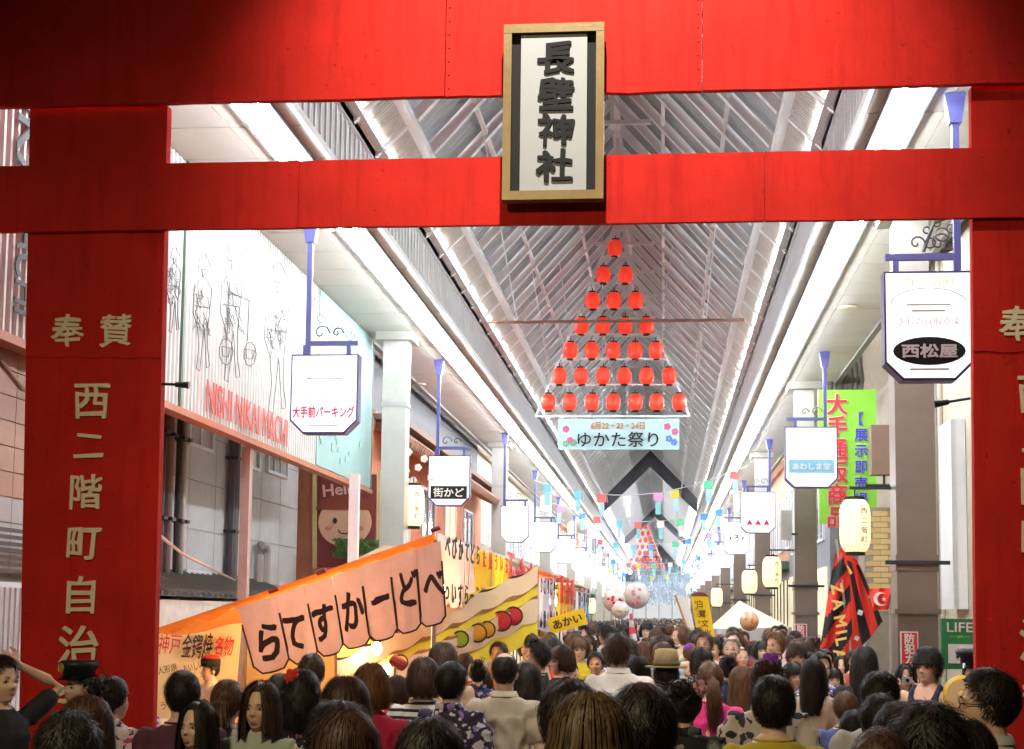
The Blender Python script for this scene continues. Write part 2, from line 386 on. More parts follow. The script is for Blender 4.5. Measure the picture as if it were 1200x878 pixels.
# flat ceiling panels, two per row each side, 0.9 m long near the entrance
PL = .92
def ceil_panel_mesh(x0, x1, L=PL):
    m = MB(); m.box(x0, x1, .012, L-.012, 0, .03); return m.mesh('ceiling_panel', CEIL)
pan = {s: [ceil_panel_mesh(*sorted((s*2.42, s*3.12))), ceil_panel_mesh(*sorted((s*3.128, s*3.84)))] for s in (-1, 1)}
cside = {}
for s in (-1, 1):
    nb = 62
    for i in range(nb):
        for me in pan[s]: link('ceiling_panel', me, roof, (0, i*PL, .0 + .001*((i*7) % 3)))
    far = MB()
    yy = Y0 + nb*PL
    while yy < Y1:
        far.box(*sorted((XC+s*2.42, XC+s*3.84)), yy+.01, yy+PL*2-.01, HC, HC+.03); yy += PL*2
    far.build('ceiling_panels_far', CEIL, roof, kind='stuff')
    # a dark backing over the joints, an outer gutter and edge trim
    b = MB(); b.box(*sorted((XC+s*2.43, XC+s*3.83)), Y0, Y1, HC+.034, HC+.05); b.build('ceiling_backing', mat('joint_dark', (.12,.11,.10), .8, var=0), roof)
    b = MB(); b.box(*sorted((XC+s*3.842, XC+s*3.93)), Y0, Y1, HC-.045, HC+.16); b.build('edge_gutter', mat('gutter_grey', (.22,.21,.20), .5, .4), roof)
    # fascia: a board with pressed vertical ribs and round medallions near the entrance
    b = MB(); b.box(*sorted((XC+s*2.445, XC+s*2.47)), Y0, Y1, HC+.002, 6.915); b.build('fascia', FASC, roof)
    b = MB(); y = Y0
    while y < Y1:
        st = .22 if y < 60 else .6
        b.box(*sorted((XC+s*2.425, XC+s*2.444)), y, y+.035, HC+.06, 6.86); y += st
    b.build('fascia_ribs', WSTEEL, roof, kind='stuff')
    b = MB(); b.box(*sorted((XC+s*2.40, XC+s*2.443)), Y0, Y1, HC-.02, HC+.055); b.box(*sorted((XC+s*2.40, XC+s*2.443)), Y0, Y1, 6.865, 6.96); b.build('rail', WSTEEL, roof)
    # fluorescent tubes in two lines, 1.15 m long, in trays
    tm = MB(); tm.tube([(0,.02,0),(0,1.13,0)], .019, 6); tme = tm.mesh('fluorescent_tube', TUBEM)
    k = 0; y = Y0+.2
    while y < 66:
        for dx in (2.66, 2.84): link('fluorescent_tube', tme, roof, (s*dx, y-Y0, -.075))
        y += 1.19; k += 1
    tf = MB()
    while y < Y1:
        for dx in (2.66, 2.84): tf.box(XC+s*dx-.02, XC+s*dx+.02, y, y+1.13, HC-.09, HC-.06)
        y += 1.19
    tf.build('fluorescent_tubes_far', TUBEM, roof, kind='stuff')
    b = MB(); b.box(*sorted((XC+s*2.57, XC+s*2.93)), Y0, Y1, HC-.045, HC-.004); b.build('light_tray', mat('tray_grey', (.09,.09,.095), .5), roof)
    cl = MB(); cl.tube([(0,.02,0),(0,2.26,0)], .02, 6); cme = cl.mesh('cove_tube', glow('lit_cove_tube', (1,.97,.95), COVE))
    y = Y0+.3
    while y < 150: link('cove_tube', cme, roof, (s*2.385, y-Y0, 7.02-HC)); y += 2.32
    b = MB(); b.box(*sorted((XC+s*2.30, XC+s*2.44)), Y0, Y1, 6.962, 6.985); b.build('cove_shelf', WSTEEL, roof)
    # lattice band between rails A and B, gable slope above it
    (ax, az), (bx, bz) = A_, B_
    b = MB(); 
    for hw, z, w in ((ax, az+.03, .09), (bx, bz, .10), (1.474, 7.94, .05), (.72, 8.78, .05)):
        b.bar(rp(hw, z-.03, Y0, s), rp(hw, z-.03, Y1, s), w)
    b.build('purlin', WSTEEL, roof)
    STEP = 1.16
    def slab(p, q, y0, y1, up=.02):   # sheet between two longitudinal lines
        return [rp(p[0], p[1]+up, y0, s), rp(q[0], q[1]+up, y0, s), rp(q[0], q[1]+up, y1, s), rp(p[0], p[1]+up, y1, s)]
    # grille panel of louvre bars, one mesh shared
    gm = MB(); n = 15
    o = Vector((XC, Y0, HC))
    for i in range(n):
        yy = .05 + (STEP-.1)*i/(n-1)
        gm.bar(rp(ax-.05, az+.05, Y0+yy, s)-o, rp(bx+.05, bz-.04, Y0+yy, s)-o, .022, .045)
    for t in (.12,.31,.5,.69,.88):
        a = Vector((ax,0,az)).lerp(Vector((bx,0,bz)), t)
        gm.bar(rp(a.x, a.z+.03, Y0+.03, s)-o, rp(a.x, a.z+.03, Y0+STEP-.03, s)-o, .018, .03)
    gme = gm.mesh('grille_panel', MESHG)
    rm = MB(); rm.bar(rp(ax, az, Y0, s)-o, rp(bx, bz, Y0, s)-o, .07, .09); rm.bar(rp(bx-.04, bz+.02, Y0, s)-o, rp(.0+.02, R_[1]-.06, Y0, s)-o, .10, .12)
    rme = rm.mesh('rafter', WSTEEL)
    # ribbed sheet: one bay with four folds
    sm = MB(); q0 = Vector((bx+.04, 0, bz+.10)); q1 = Vector((0, 0, R_[1]+.06)); nf = 6
    vs = []; fs = []
    for i in range(nf*4+1):
        yy = STEP*i/(nf*4); dz = .02 if (i % 4) in (1, 2) else 0
        for q in (q0, q1): vs.append(rp(q.x, q.z+dz, Y0+yy, s)-o)
    for i in range(nf*4): fs.append((2*i, 2*i+1, 2*i+3, 2*i+2))
    sm.add(vs, fs); sme = sm.mesh('roof_sheet', SHEET)
    nb = 52
    for i in range(nb):
        link('rafter', rme, roof, (0, i*STEP, 0)); link('grille_panel', gme, roof, (0, i*STEP, 0)); link('roof_sheet', sme, roof, (0, i*STEP, 0))
    far = MB(); fsh = MB(); y = Y0 + nb*STEP
    fsh.add([rp(q0.x, q0.z, y, s), rp(q1.x, q1.z, y, s), rp(q1.x, q1.z, Y1, s), rp(q0.x, q0.z, Y1, s)], [(0,1,2,3)])
    fsh.add([rp(ax, az+.1, y, s), rp(bx, bz+.06, y, s), rp(bx, bz+.06, Y1, s), rp(ax, az+.1, Y1, s)], [(0,1,2,3)])
    while y < Y1:
        far.bar(rp(ax, az, y, s), rp(bx, bz, y, s), .07, .09); far.bar(rp(bx, bz, y, s), rp(.02, R_[1]-.06, y, s), .10, .12); y += STEP
    far.build('rafters_far', WSTEEL, roof, kind='stuff'); fsh.build('roof_sheet_far', SHEET, roof)
    # louvre bands let the dark above show: an outer lid well above them
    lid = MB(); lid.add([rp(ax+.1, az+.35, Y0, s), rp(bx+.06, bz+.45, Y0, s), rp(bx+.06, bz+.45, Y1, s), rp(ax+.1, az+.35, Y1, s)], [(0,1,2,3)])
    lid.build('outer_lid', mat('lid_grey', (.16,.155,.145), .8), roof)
b = MB(); b.bar((XC, Y0, 9.52), (XC, Y1, 9.52), .14, .16)
b.build('ridge_beam', WSTEEL, roof)
tr = MB()         # small king-post trusses under the ridge and hangers
y = Y0 + 1.5
while y < Y1:
    if y < 70 or int(y) % 3 == 0:
        tr.bar((XC-.55, y, 8.92), (XC+.55, y, 8.92), .06); tr.bar((XC, y, 8.92), (XC, y, 9.5), .06)
        tr.bar((XC-.22, y, 8.92), (XC, y, 9.3), .04); tr.bar((XC+.22, y, 8.92), (XC, y, 9.3), .04)
    y += 2.32
tr.build('ridge_truss', WSTEEL, roof)
tie = MB()        # hanging rods that run down the slope lines
for y in (17.5, 24, 31, 38, 45, 52):
    for sx in (-1.474, 1.474): tie.bar((XC+sx, y, 7.9), (XC+sx*.9, y+3.2, 6.1), .014)
tie.build('hanger_rod', WSTEEL, roof)

# dark valley frames deeper in
def chevron(Y, zt, hw, drop, th, m):
    b = MB(); 
    for s in (-1, 1):
        b.prism([(XC+.15, Y, zt), (XC+.15+s*hw, Y, zt-drop), (XC+.15+s*hw, Y, zt-drop-th), (XC+.15, Y, zt-th*1.15)], (0,1,0), .35)
    return b.build('gable_frame', m, roof)
NAVY = mat('navy_frame', (.045,.05,.07), .5)
chevron(64, 9.02, 2.0, 2.05, .62, NAVY); chevron(98, 9.0, 2.0, 2.0, .5, NAVY)

# ------------------------------------------------------------------ columns
def columns(side, X, ys, w):
    for i, y in enumerate(ys):
        L = {-1: ('pale metal column holding up the left side of the arcade, ', 'column'), 1: ('brown metal column holding up the right side of the arcade, ', 'column')}[side]
        where = ['first behind the gate', 'second behind the gate', 'third behind the gate', 'fourth behind the gate', 'fifth behind the gate', 'sixth behind the gate', 'seventh behind the gate', 'eighth behind the gate', 'ninth behind the gate', 'tenth behind the gate', 'eleventh behind the gate'][i]
        t = thing('arcade_column', (X, y, 0), L[0] + where, 'column', 'columns along the arcade')
        h = w/2
        if side < 0:
            b = MB(); b.box(X-h, X+h, y-h, y+h, 0, HC-.01); b.build('shaft', COLW, t)
            b = MB(); b.box(X-h-.012, X+h+.012, y-h-.012, y+h+.012, 5.1, 5.17); b.box(X-h-.012, X+h+.012, y-h-.012, y+h+.012, 2.5, 2.56); b.build('band', GREYM, t)
        else:
            b = MB(); b.box(X-h, X+h, y-h, y+h, 0, 4.78); b.build('shaft', COLB, t)
            b = MB(); b.box(X-h+.03, X+h-.03, y-h+.03, y+h-.03, 4.78, HC-.01); b.build('upper_shaft', COLW, t)
            b = MB(); b.box(X-h-.03, X+h+.03, y-h-.03, y+h+.03, 2.0, 2.05); b.build('band', COLB, t)
            b = MB(); b.box(X-h-.014, X+h+.014, y-h-.014, y+h+.014, 2.44, 2.60); b.build('band', COLB, t)
            b = MB(); 
            for zz in (2.52,): b.bar((X-h-.12, y-h-.03, zz), (X+h+.12, y-h-.03, zz), .05, .04)
            b.build('bracket', DARKM, t)
        b = MB(); b.box(X-h-.1, X+h+.1, y-h-.1, y+h+.1, HC-.13, HC-.003); b.build('capital', COLW, t)
LC = [22.56 + 14.7*k for k in range(9)]; RC = [15.75 + 11.95*k for k in range(11)]
columns(-1, -4.12, LC, .37); columns(1, 2.56, RC, .40)

# ------------------------------------------------------------------ hanging lamp signs
SW, SH = .78, .90
def sign_box_outline(w, h, c=.14): return [(-w/2, 0, -h/2+c), (-w/2+c, 0, -h/2), (w/2-c, 0, -h/2), (w/2, 0, -h/2+c), (w/2, 0, h/2), (-w/2, 0, h/2)]
def lamp_sign(cx, cz, y, polex, side, label, print_fn=None, w=SW, h=SH):
    """cx, cz: centre of the box. The pole hangs from the ceiling."""
    t = thing('lamp_sign', (polex, y, HC), label, 'lamp sign', 'lamp signs hanging along the arcade')
    ol = sign_box_outline(w, h)
    b = MB(); b.prism([(cx+p[0], y-.09, cz+p[2]) for p in ol], (0,1,0), .18); b.build('box', mat('sign_case_violet', (.05,.04,.16), .4, .3), t)
    k = .955
    for yy, nm in ((y-.096, 'face'), (y+.091, 'face')):
        b = MB(); b.prism([(cx+p[0]*k, yy, cz+p[2]*k) for p in ol], (0,1,0), .005); b.build(nm, SIGNM, t)
    zt = cz + h/2
    b = MB(); b.bar((polex, y, HC-.004), (polex, y, zt+.02), .055, .055)
    b.build('pole', PURPLE, t)
    b = MB(); b.prism([(polex-.05, y-.05, HC-.26), (polex+.05, y-.05, HC-.26), (polex+.085, y-.05, HC-.012), (polex-.085, y-.05, HC-.012)], (0,1,0), .10); b.build('pole_cap', PURPLE, t)
    x1 = cx + (.36 if side < 0 else -.36)*w/.78
    b = MB(); b.bar((polex, y, zt+.135), (x1, y, zt+.135), .05, .05)
    for xx in (cx-.24, cx+.24): b.bar((xx, y, zt+.115), (xx, y, zt), .045, .045)
    b.build('arm', PURPLE, t)
    sc = MB()
    for j, (ox, r) in enumerate(((.14,.10),(.32,.07))):
        xx = polex - side*ox
        pts = [(xx + r*(1-.08*q)*math.cos(q*.55), y, zt+.25 + r*(1-.08*q)*math.sin(q*.55)) for q in range(13)]
        sc.tube(pts, .008, 5)
    sc.build('scroll', DARKM, t)
    tb = MB(); 
    for j, (zz, wd) in enumerate(((.17,.5),(.12,.38),(-.36,.44))): 
        if abs(zz*h) < h*.48: tb.box(cx-w*wd/2, cx+w*wd/2, y-.1, y-.097, cz+zz*h/.9-.007, cz+zz*h/.9+.007)
    tb.build('fine_print', mat('faded_grey_print', (.42,.42,.42), .6, var=0), t, kind='stuff')
    if print_fn: print_fn(t, cx, cz, y-.106)
    return t
ORP = mat('faint_orange_print', (.72,.42,.18), .6, var=0); PKP = mat('pale_pink_print', (.75,.36,.38), .6, var=0); BLP = mat('pale_blue_print', (.22,.50,.68), .6, var=0)
CRIM = mat('crimson_print', (.50,.02,.08), .6, var=0); GRYP = mat('faded_grey_print', (.42,.42,.42), .6, var=0)
def arch(t, cx, z, y, r, m):
    b = MB(); b.tube([(cx+r*math.cos(a), y, z+r*.45*math.sin(a)) for a in [math.pi*k/12 for k in range(13)]], .005, 4); b.build('arch_line', m, t)
def pr_L1(t, cx, cz, y):
    text('西二階町', (cx, y, cz+.33), .075, ORP, t, w=.42); arch(t, cx, cz+.08, y, .27, GRYP)
    text('電・車・場', (cx, y, cz-.0), .07, GRYP, t, w=.40)
    text('大手前パーキング', (cx, y, cz-.2), .13, CRIM, t, w=.68, fat=.035)
def pr_L2(t, cx, cz, y):
    text('西二階町', (cx, y, cz+.33), .06, ORP, t, w=.36)
    b = MB(); b.box(cx-.31, cx+.31, y, y+.006, cz-.31, cz-.09); b.build('name_band', BLACK, t)
    text('街かど', (cx, y-.008, cz-.2), .16, WHITEB, t, w=.52, fat=.02)
    text('ギャラリー', (cx, y, cz-.0), .05, GRYP, t, w=.34)
def pr_R1(t, cx, cz, y):
    text('西二階町', (cx, y, cz+.36), .07, ORP, t, w=.42); arch(t, cx, cz+.17, y, .3, GRYP)
    text('きもの呉服京染', (cx, y, cz+.03), .06, PKP, t, w=.5)
    b = MB(); n = 28; b.prism([(cx+.285*math.cos(6.2832*k/n), y, cz-.21+.115*math.sin(6.2832*k/n)) for k in range(n)], (0,1,0), .006); b.build('oval', BLACK, t)
    text('西松屋', (cx, y-.008, cz-.21), .115, WHITEB, t, w=.44, fat=.03)
def pr_R2(t, cx, cz, y):
    b = MB(); b.box(cx-.36, cx+.36, y, y+.006, cz-.26, cz-.04); b.build('blue_band', BLP, t); text('あわしま堂', (cx, y-.008, cz-.15), .11, WHITEB, t, w=.6, fat=.02)
def pr_R3(t, cx, cz, y):
    b = MB()
    for k in range(3):
        x = cx-.2+.2*k; b.prism([(x-.08, y, cz-.3), (x+.08, y, cz-.3), (x, y, cz-.16)], (0,1,0), .006)
    b.build('triangle_mark', CRIM, t)
def pr_ring(t, cx, cz, y):
    b = MB(); n = 24
    for k in range(n):
        a, c = 6.2832*k/n, 6.2832*(k+1)/n
        b.bar((cx+.2*math.cos(a), y, cz+.2*math.sin(a)), (cx+.2*math.cos(c), y, cz+.2*math.sin(c)), .05, .006)
    b.build('ring_mark', BLACK, t); text('ろ', (cx, y, cz), .2, BLACK, t, fat=.02)
def pr_txt(s, m):
    def f(t, cx, cz, y):
        text('西二階町', (cx, y, cz+.32), .06, ORP, t, w=.36); text(s, (cx, y, cz-.2), .1, m, t, w=.5)
    return f
def sgn(rect, Y, polex_px, side, label, fn):
    u0, v0, u1, v1 = rect
    c = atY((u0+u1)/2, (v0+v1)/2, Y); w = (u1-u0)*Y/F; h = (v1-v0)*Y/F
    lamp_sign(c.x, c.z, Y, atY(polex_px, v0, Y).x, side, label, fn, w, h)
sgn((341,415,423,511), 15.8, 361, -1, 'white hanging lamp sign with red lettering beside the white billboard', pr_L1)
sgn((502,534,552,594), 24.9, 513, -1, 'white hanging lamp sign with a black name band, second along the left side', pr_L2)
sgn((587,593,620,636), 35.2, 591, -1, 'blank-looking glowing lamp sign above the far end of the stall banners', pr_txt('和菓子', PKP))
sgn((1036,320,1136,448), 12.2, 1122, 1, 'big white lamp sign with a black oval, just behind the right gate pillar', pr_R1)
sgn((920,501,980,572), 24.3, 967, 1, 'white lamp sign with a pale blue band in front of the green shop sign', pr_R2)
sgn((868,577,908,625), 36.4, 902, 1, 'white lamp sign with three small red triangles on the right side', pr_R3)
sgn((848,612,878,650), 47.5, 872, 1, 'white lamp sign with a black ring mark on the right side', pr_ring)
ords = ['fourth', 'fifth', 'sixth', 'seventh', 'eighth', 'ninth', 'tenth', 'eleventh', 'farthest']
for k in range(9):
    y = 44.5 + 10*k; lamp_sign(-3.6, 4.25, y, -3.85, -1, 'white glowing lamp sign, ' + ords[k] + ' along the left side of the arcade', pr_txt('茶舗' if k % 2 else '時計', PKP) if k < 4 else None)
for k in range(8):
    y = 59.5 + 11*k; lamp_sign(2.33, 4.3, y, 2.55, 1, 'white glowing lamp sign, ' + (ords[k+1] if k < 7 else 'farthest') + ' along the right side of the arcade', pr_txt('薬局', BLP) if k < 3 else None)

# ------------------------------------------------------------------ red lantern trees
LR = mat('red_paper_lantern', (.80,.040,.015), .42, var=.08, scale=5, emit=(1.0,.05,.02), es=.22)
def lantern_tree(Y, k, ox, oz, label):
    """k: pixels scale relative to the near tree. Built where it hangs."""
    def q(u, v): return atY(ox + (u-718)*k, oz + (v-487)*k, Y)
    c = q(718, 487)
    t = thing('lantern_tree', (c.x, Y, 9.5), label, 'lantern display', 'triangular red lantern displays under the roof')
    s = k*Y/F
    fr = MB()
    fr.bar(q(721,262), q(628,488), 2.6*s); fr.bar(q(721,262), q(808,488), 2.6*s)
    rows = [(301,0),(332,1),(361,2),(392,3),(421,4),(451,5),(488,6)]
    for v, i in rows:
        t0 = (v-262)/226.0; fr.bar(q(721-93*t0, v), q(721+87*t0, v), 2.2*s)
    fr.build('frame', WSTEEL, t)
    w = MB()
    for a, b in (((721,262),(700,90)), ((721,262),(745,90)), ((668,393),(640,200)), ((772,393),(800,210)), ((706,275),(706,488)), ((735,275),(735,488))): w.bar(q(*a), q(*b), 1.0*s)
    w.build('wire', WSTEEL, t)
    lm = MB(); R, H = 8.8*s, 11.0*s
    prof = [(-1.0,.45),(-.93,.62),(-.75,.82),(-.45,.96),(-.15,1.0),(.15,1.0),(.45,.96),(.75,.82),(.93,.62),(1.0,.45)]
    rings = []
    for i in range(19):
        z = -1 + 2*i/18
        r = float(np.interp(z, [p[0] for p in prof], [p[1] for p in prof])) * (1.0 if i % 2 else .975)
        rings.append((z, r))
    lm.tube([(0,0,z*H*.9) for z, r in rings], [r*R for z, r in rings], 14)
    lme = lm.mesh('lantern', LR, True)
    cp = MB(); cp.tube([(0,0,H*.88),(0,0,H*1.04),(0,0,H*1.05),(0,0,H*1.4)], [R*.48,R*.48,R*.06,R*.06], 10); cme = cp.mesh('lantern_cap', BLACK, True)
    cp = MB(); cp.tube([(0,0,-H*.88),(0,0,-H*1.04)], R*.48, 10); cbe = cp.mesh('lantern_foot', BLACK, True)
    pos = [[720.5],[707,733],[694.5,719.5,745],[681.5,706.5,732.5,757.5],[668.5,693.5,718.5,744.5,769],[655.5,681,706.5,731.5,757.5,784],[642.5,667.5,693.5,718.5,744.5,769.5,796]]
    vs = [291,322.5,352.5,382,411,441,471.5]
    for row, v in zip(pos, vs):
        for u in row:
            p = q(u, v) - Vector((0, 0, 0))
            lo = link('lantern', lme, t, p - t.location)
            lo.rotation_euler = (rnd.gauss(0,.05), rnd.gauss(0,.05), rnd.uniform(0, 3))
            link('lantern_cap', cme, lo); link('lantern_foot', cbe, lo)
    return t
lantern_tree(26.6, 1.0, 718, 487, 'large triangle of red paper lanterns hanging under the arcade roof')
lantern_tree(112.0, .26, 756, 668, 'small far triangle of red paper lanterns deep in the arcade')
rodm = MB(); a = atY(570,378,25.4); b_ = atY(872,375,25.4); rodm.tube([a, b_], .028, 6)
rodm.build('cross_rod', mat('rusty_rod', (.22,.12,.09), .6), label='thin brown rod crossing the arcade in front of the lantern triangle', cat='rod')
bn = thing('festival_banner', atY(725,509,26.2), 'pale blue festival banner hanging below the red lantern triangle', 'banner')
m = MB(); c0 = atY(654,491,26.2); c1 = atY(796,527,26.2); m.box(c0.x, c1.x, 26.2, 26.22, c1.z, c0.z); m.build('cloth', mat('pale_blue_cloth', (.52,.76,.82), .8, var=.04), bn)
OR2 = mat('orange_brown_print', (.62,.25,.06), .7, var=0)
text('6月22・23・24日', atY(724,499,26.18), .13, OR2, bn, w=.95, fat=.02)
text('ゆかた祭り', atY(724,515,26.18), .27, BLACK, bn, w=1.42, fat=.004)
for cols, spots in (((.70,.12,.30), [(663,503),(668,516),(782,500),(791,506)]), ((.15,.45,.25), [(672,519),(663,520)]), ((.12,.25,.60), [(790,518),(784,514)])):
    m = MB()
    for u, v in spots:
        for k in range(5):
            a = 6.283*k/5; p = atY(u, v, 26.185); m.ell((p.x+.035*math.cos(a), 26.195, p.z+.035*math.sin(a)), (.03,.006,.03), 7, 5)
    m.build('flower_print', mat('banner_flower%d' % int(cols[1]*100), cols, .7, var=0), bn)
m = MB()
for u in (656, 794): m.bar(atY(u,491,26.21), atY(u,487,26.21), .015)
m.build('cord', WSTEEL, bn)
# ================================================================== LEFT SIDE
BX = -4.62
def rect(b, side_x, y0, y1, z0, z1, th, mi=0): b.box(*sorted((side_x, side_x+th)), y0, y1, z0, z1, mi)
def window(parent, X, y0, y1, z0, z1, out, frame=WSTEEL, lit=None, mull=1):
    """window in a wall that faces +X (out=1) or -X (out=-1)"""
    f = MB(); t = .05; d = out*.05
    for a in ((y0-t, y1+t, z1, z1+t), (y0-t, y1+t, z0-t, z0), (y0-t, y0, z0, z1), (y1, y1+t, z0, z1)): rect(f, X, a[0], a[1], a[2], a[3], d)
    for k in range(mull): ym = y0+(y1-y0)*(k+1)/(mull+1); rect(f, X, ym-.02, ym+.02, z0, z1, d*.8)
    w = f.build('window', frame, parent)
    p = MB(); rect(p, X+out*.006, y0, y1, z0, z1, out*.008); p.build('pane', lit or GLASS, w)
    return w
# the billboard of white corrugated sheet
bb = thing('corrugated_billboard', (BX, 16, 3.9), 'long white corrugated billboard with dancers drawn in line and red NISHI NIKAI MACHI lettering', 'billboard')
bw = mat('billboard_white', (.54,.54,.53), .5, var=.05, scale=1.5)
b = MB(); p = .11; y = 13.0; Y_E = 22.9; zb = 3.86; zt = 6.24
pts = []; yy = 8.2
while yy < 22.86:
    pts += [(yy, 0), (yy+p*.5, 0), (yy+p*.6, .03), (yy+p*.9, .03)]; yy += p
def zbot(y): return 3.87
vs = []; fs = []
for y, d in pts: vs += [(BX+.02+d, y, zbot(y)), (BX+.02+d, y, zt)]
for i in range(len(pts)-1): fs.append((2*i, 2*i+2, 2*i+3, 2*i+1))
b.add(vs, fs); b.build('corrugated_sheet', bw, bb)
b = MB(); b.box(BX-.08, BX+.0, 8.2, 22.86, zb, zt); b.build('backing_board', bw, bb)
b = MB(); b.box(BX-.05, BX+.09, 8.2, 22.9, zb-.07, zb-.005); b.build('bottom_trim', mat('orange_trim', (.36,.11,.04), .5), bb)
b = MB()
for yv in (8.2, 11.3, 13.6, 22.86): b.box(BX-.0, BX+.07, yv, yv+.05, zb, zt)
b.build('edge_trim', mat('dark_green_trim', (.10,.16,.12), .6), bb)
b = MB(); b.box(BX+.055, BX+.062, 19.2, 22.86, zb+.02, zt-.01); b.build('pale_blue_print', mat('pale_aqua_print', (.28,.44,.44), .6, var=.10, scale=1.2), bb)
LN = mat('thin_grey_line', (.09,.09,.10), .8, var=0)
GRN = mat('pale_green_print', (.30,.55,.42), .7, var=.2)
def wpt(u, v, dx=.06): return atX(u, v, BX+dx)
def stroke(mb, pts, r=.0045, dx=.062):
    P = []
    for i in range(len(pts)-1):
        for k in range(3):
            t = k/3; P.append(wpt(pts[i][0]*(1-t)+pts[i+1][0]*t, pts[i][1]*(1-t)+pts[i+1][1]*t, dx))
    P.append(wpt(*pts[-1], dx)); mb.tube(P, r, 4)
ln = MB(); r2 = random.Random(5)
def dancer(cu, top, bot, wd):
    h = bot-top
    def q(a, b_): return (cu + a*wd, top + b_*h)
    stroke(ln, [q(-.12,.02),q(.1,.0),q(.35,.10),q(.1,.13),q(-.2,.12),q(-.12,.02)])       # hat
    stroke(ln, [q(-.05,.13),q(.0,.2),q(.1,.15)])
    stroke(ln, [q(-.1,.2),q(-.4,.3),q(-.45,.5),q(-.25,.62),q(-.2,.8),q(-.3,.98),q(-.15,1),q(-.05,.8),q(.05,.63)])
    stroke(ln, [q(.1,.2),q(.4,.3),q(.3,.48),q(.22,.62),q(.2,.8),q(.3,.96),q(.15,.97),q(.1,.8),q(.05,.63)])
    for k in range(22):
        a = r2.uniform(-.35,.25); z = r2.uniform(.22,.6)
        stroke(ln, [q(a,z),q(a+r2.uniform(-.1,.2),z+r2.uniform(.02,.08)),q(a+r2.uniform(-.2,.3),z+r2.uniform(.05,.14))], .004)
    stroke(ln, [q(-.35,.34),q(.3,.38)],.004); stroke(ln, [q(-.35,.44),q(.28,.46)],.005)
dancer(238, 298, 435, 26); dancer(272, 285, 448, 30); dancer(325, 308, 485, 34); dancer(204, 290, 390, 20)
for cx, cy, rr in ((265,412,10),(293,415,9)):
    stroke(ln, [(cx+rr*.8*math.cos(a), cy+rr*1.6*math.sin(a)) for a in [k*.7 for k in range(10)]], .006); stroke(ln, [(cx-5,cy-6),(cx+5,cy-4),(cx+3,cy+6),(cx-4,cy+5),(cx-5,cy-6)], .005)
stroke(ln, [(268,340),(275,345),(292,352)], .006); stroke(ln, [(268,340),(266,400)], .005); stroke(ln, [(292,352),(290,400)], .005)
for u, v in ((367,352),(376,372),(388,384),(399,386),(410,392)):
    stroke(ln, [(u+6*math.cos(a)*(1-a/9), v+8*math.sin(a)*(1-a/9)) for a in [k*.6 for k in range(11)]], .007, .075)
ln.build('line_drawing', LN, bb, kind='stuff')
gp = MB()
for k in range(46):
    u = r2.uniform(372, 424); v = 395 + r2.random()*150
    if v > 575-(428-u)*.4-12: continue
    if u < 424 and v > 505 or u > 400:
        c = wpt(u, v, .074); w = r2.uniform(.04,.12); gp.prism([(c.x, c.y-w, c.z-w*.5), (c.x, c.y+w, c.z-w*.4), (c.x, c.y+w*.8, c.z+w*.5), (c.x, c.y-w*.7, c.z+w*.4)], (1,0,0), .003)
gp.build('green_print', GRN, bb, kind='stuff')
a = wpt(241, 467, .075); b_ = wpt(333, 503, .075)
text('NISHI NIKAI MACHI', (BX+.075, (a.y+b_.y)/2+.1, (a.z+b_.z)/2-.0), .33, mat('faded_red_letter', (.55,.09,.08), .6), bb, LEFTW, w=abs(b_.y-a.y)*1.04)
MACH = mat('dark_grey_letter', (.07,.08,.09), .7, var=0)
def turned(s, y, z, h, length, parent):
    me = textmesh(s, MACH, .012); o = link('lettering', me, parent, Vector((BX+.072, y, z)) - wloc(parent), None, (length/me['w'], h/me['h'], .3))
    o.rotation_euler = (Matrix.Rotation(rad(90), 3, 'Z') @ Matrix.Rotation(rad(90), 3, 'X') @ Matrix.Rotation(rad(-90), 3, 'Z')).to_euler()
pa = atX(20, 160, BX); pb = atX(17, 325, BX)
turned('NIKAI', pa.y+.05, 5.35, .42, 1.15, bb); turned('MACHI', pb.y+.05, 4.45, .42, .85, bb)
# posts under the billboard
for k, u in enumerate((289,)):
    c = atX(u, 560, BX-.05)
    b = MB(); b.box(c.x-.05, c.x+.05, c.y-.06, c.y+.06, 0, 3.785); b.build('steel_post', mat('pinkish_post', (.36,.25,.23), .55), label=['pinkish steel post under the white billboard, nearest the red gate', 'pinkish steel post under the white billboard beside the terracotta building'][k], cat='post')
# near left building
nl = thing('tiled_building', (-5, 9.5, 0), 'brown and grey tiled building squeezed behind the left gate pillar', 'building')
b = MB(); b.box(-9.5, -4.78, 8.0, 12.4, 0, 6.9); b.build('wall', mat('core_grey', (.3,.3,.3), .8), nl)
tm = [mat('brown_tile', (.40,.20,.12), .45, var=.08), mat('grey_tile', (.42,.42,.43), .5, var=.08)]
cache = {}
for r in range(9):
    z = 2.2 + r*.185; mi = 0 if z > 2.75 else 1
    for k in range(5):
        if mi not in cache:
            t = MB(); t.box(0, .02, .004, .546, .004, .181); cache[mi] = t.mesh('tile', tm[mi])
        link('tile', cache[mi], nl, (-4.778+5, 9.4+k*.55-9.5, z))
b = MB(); yy = 9.2
while yy < 12.3: b.box(-4.775, -4.755, yy, yy+.05, .1, 2.1); yy += .09
b.box(-4.778, -4.77, 9.2, 12.3, .1, 2.14); b.build('shutter_slats', WSTEEL, nl, kind='stuff')
b = MB()
for k in range(7): b.bar((-4.70+k*.03, 9.2, 2.22+k*.045), (-4.70+k*.03, 12.3, 2.22+k*.045), .03, .025)
b.build('awning_slats', DARKM, nl, kind='stuff')
b = MB(); b.tube([atX(0,420,-4.74), atX(15,440,-4.74), atX(30,458,-4.74)], .012, 5); b.build('cable', GREYM, nl)
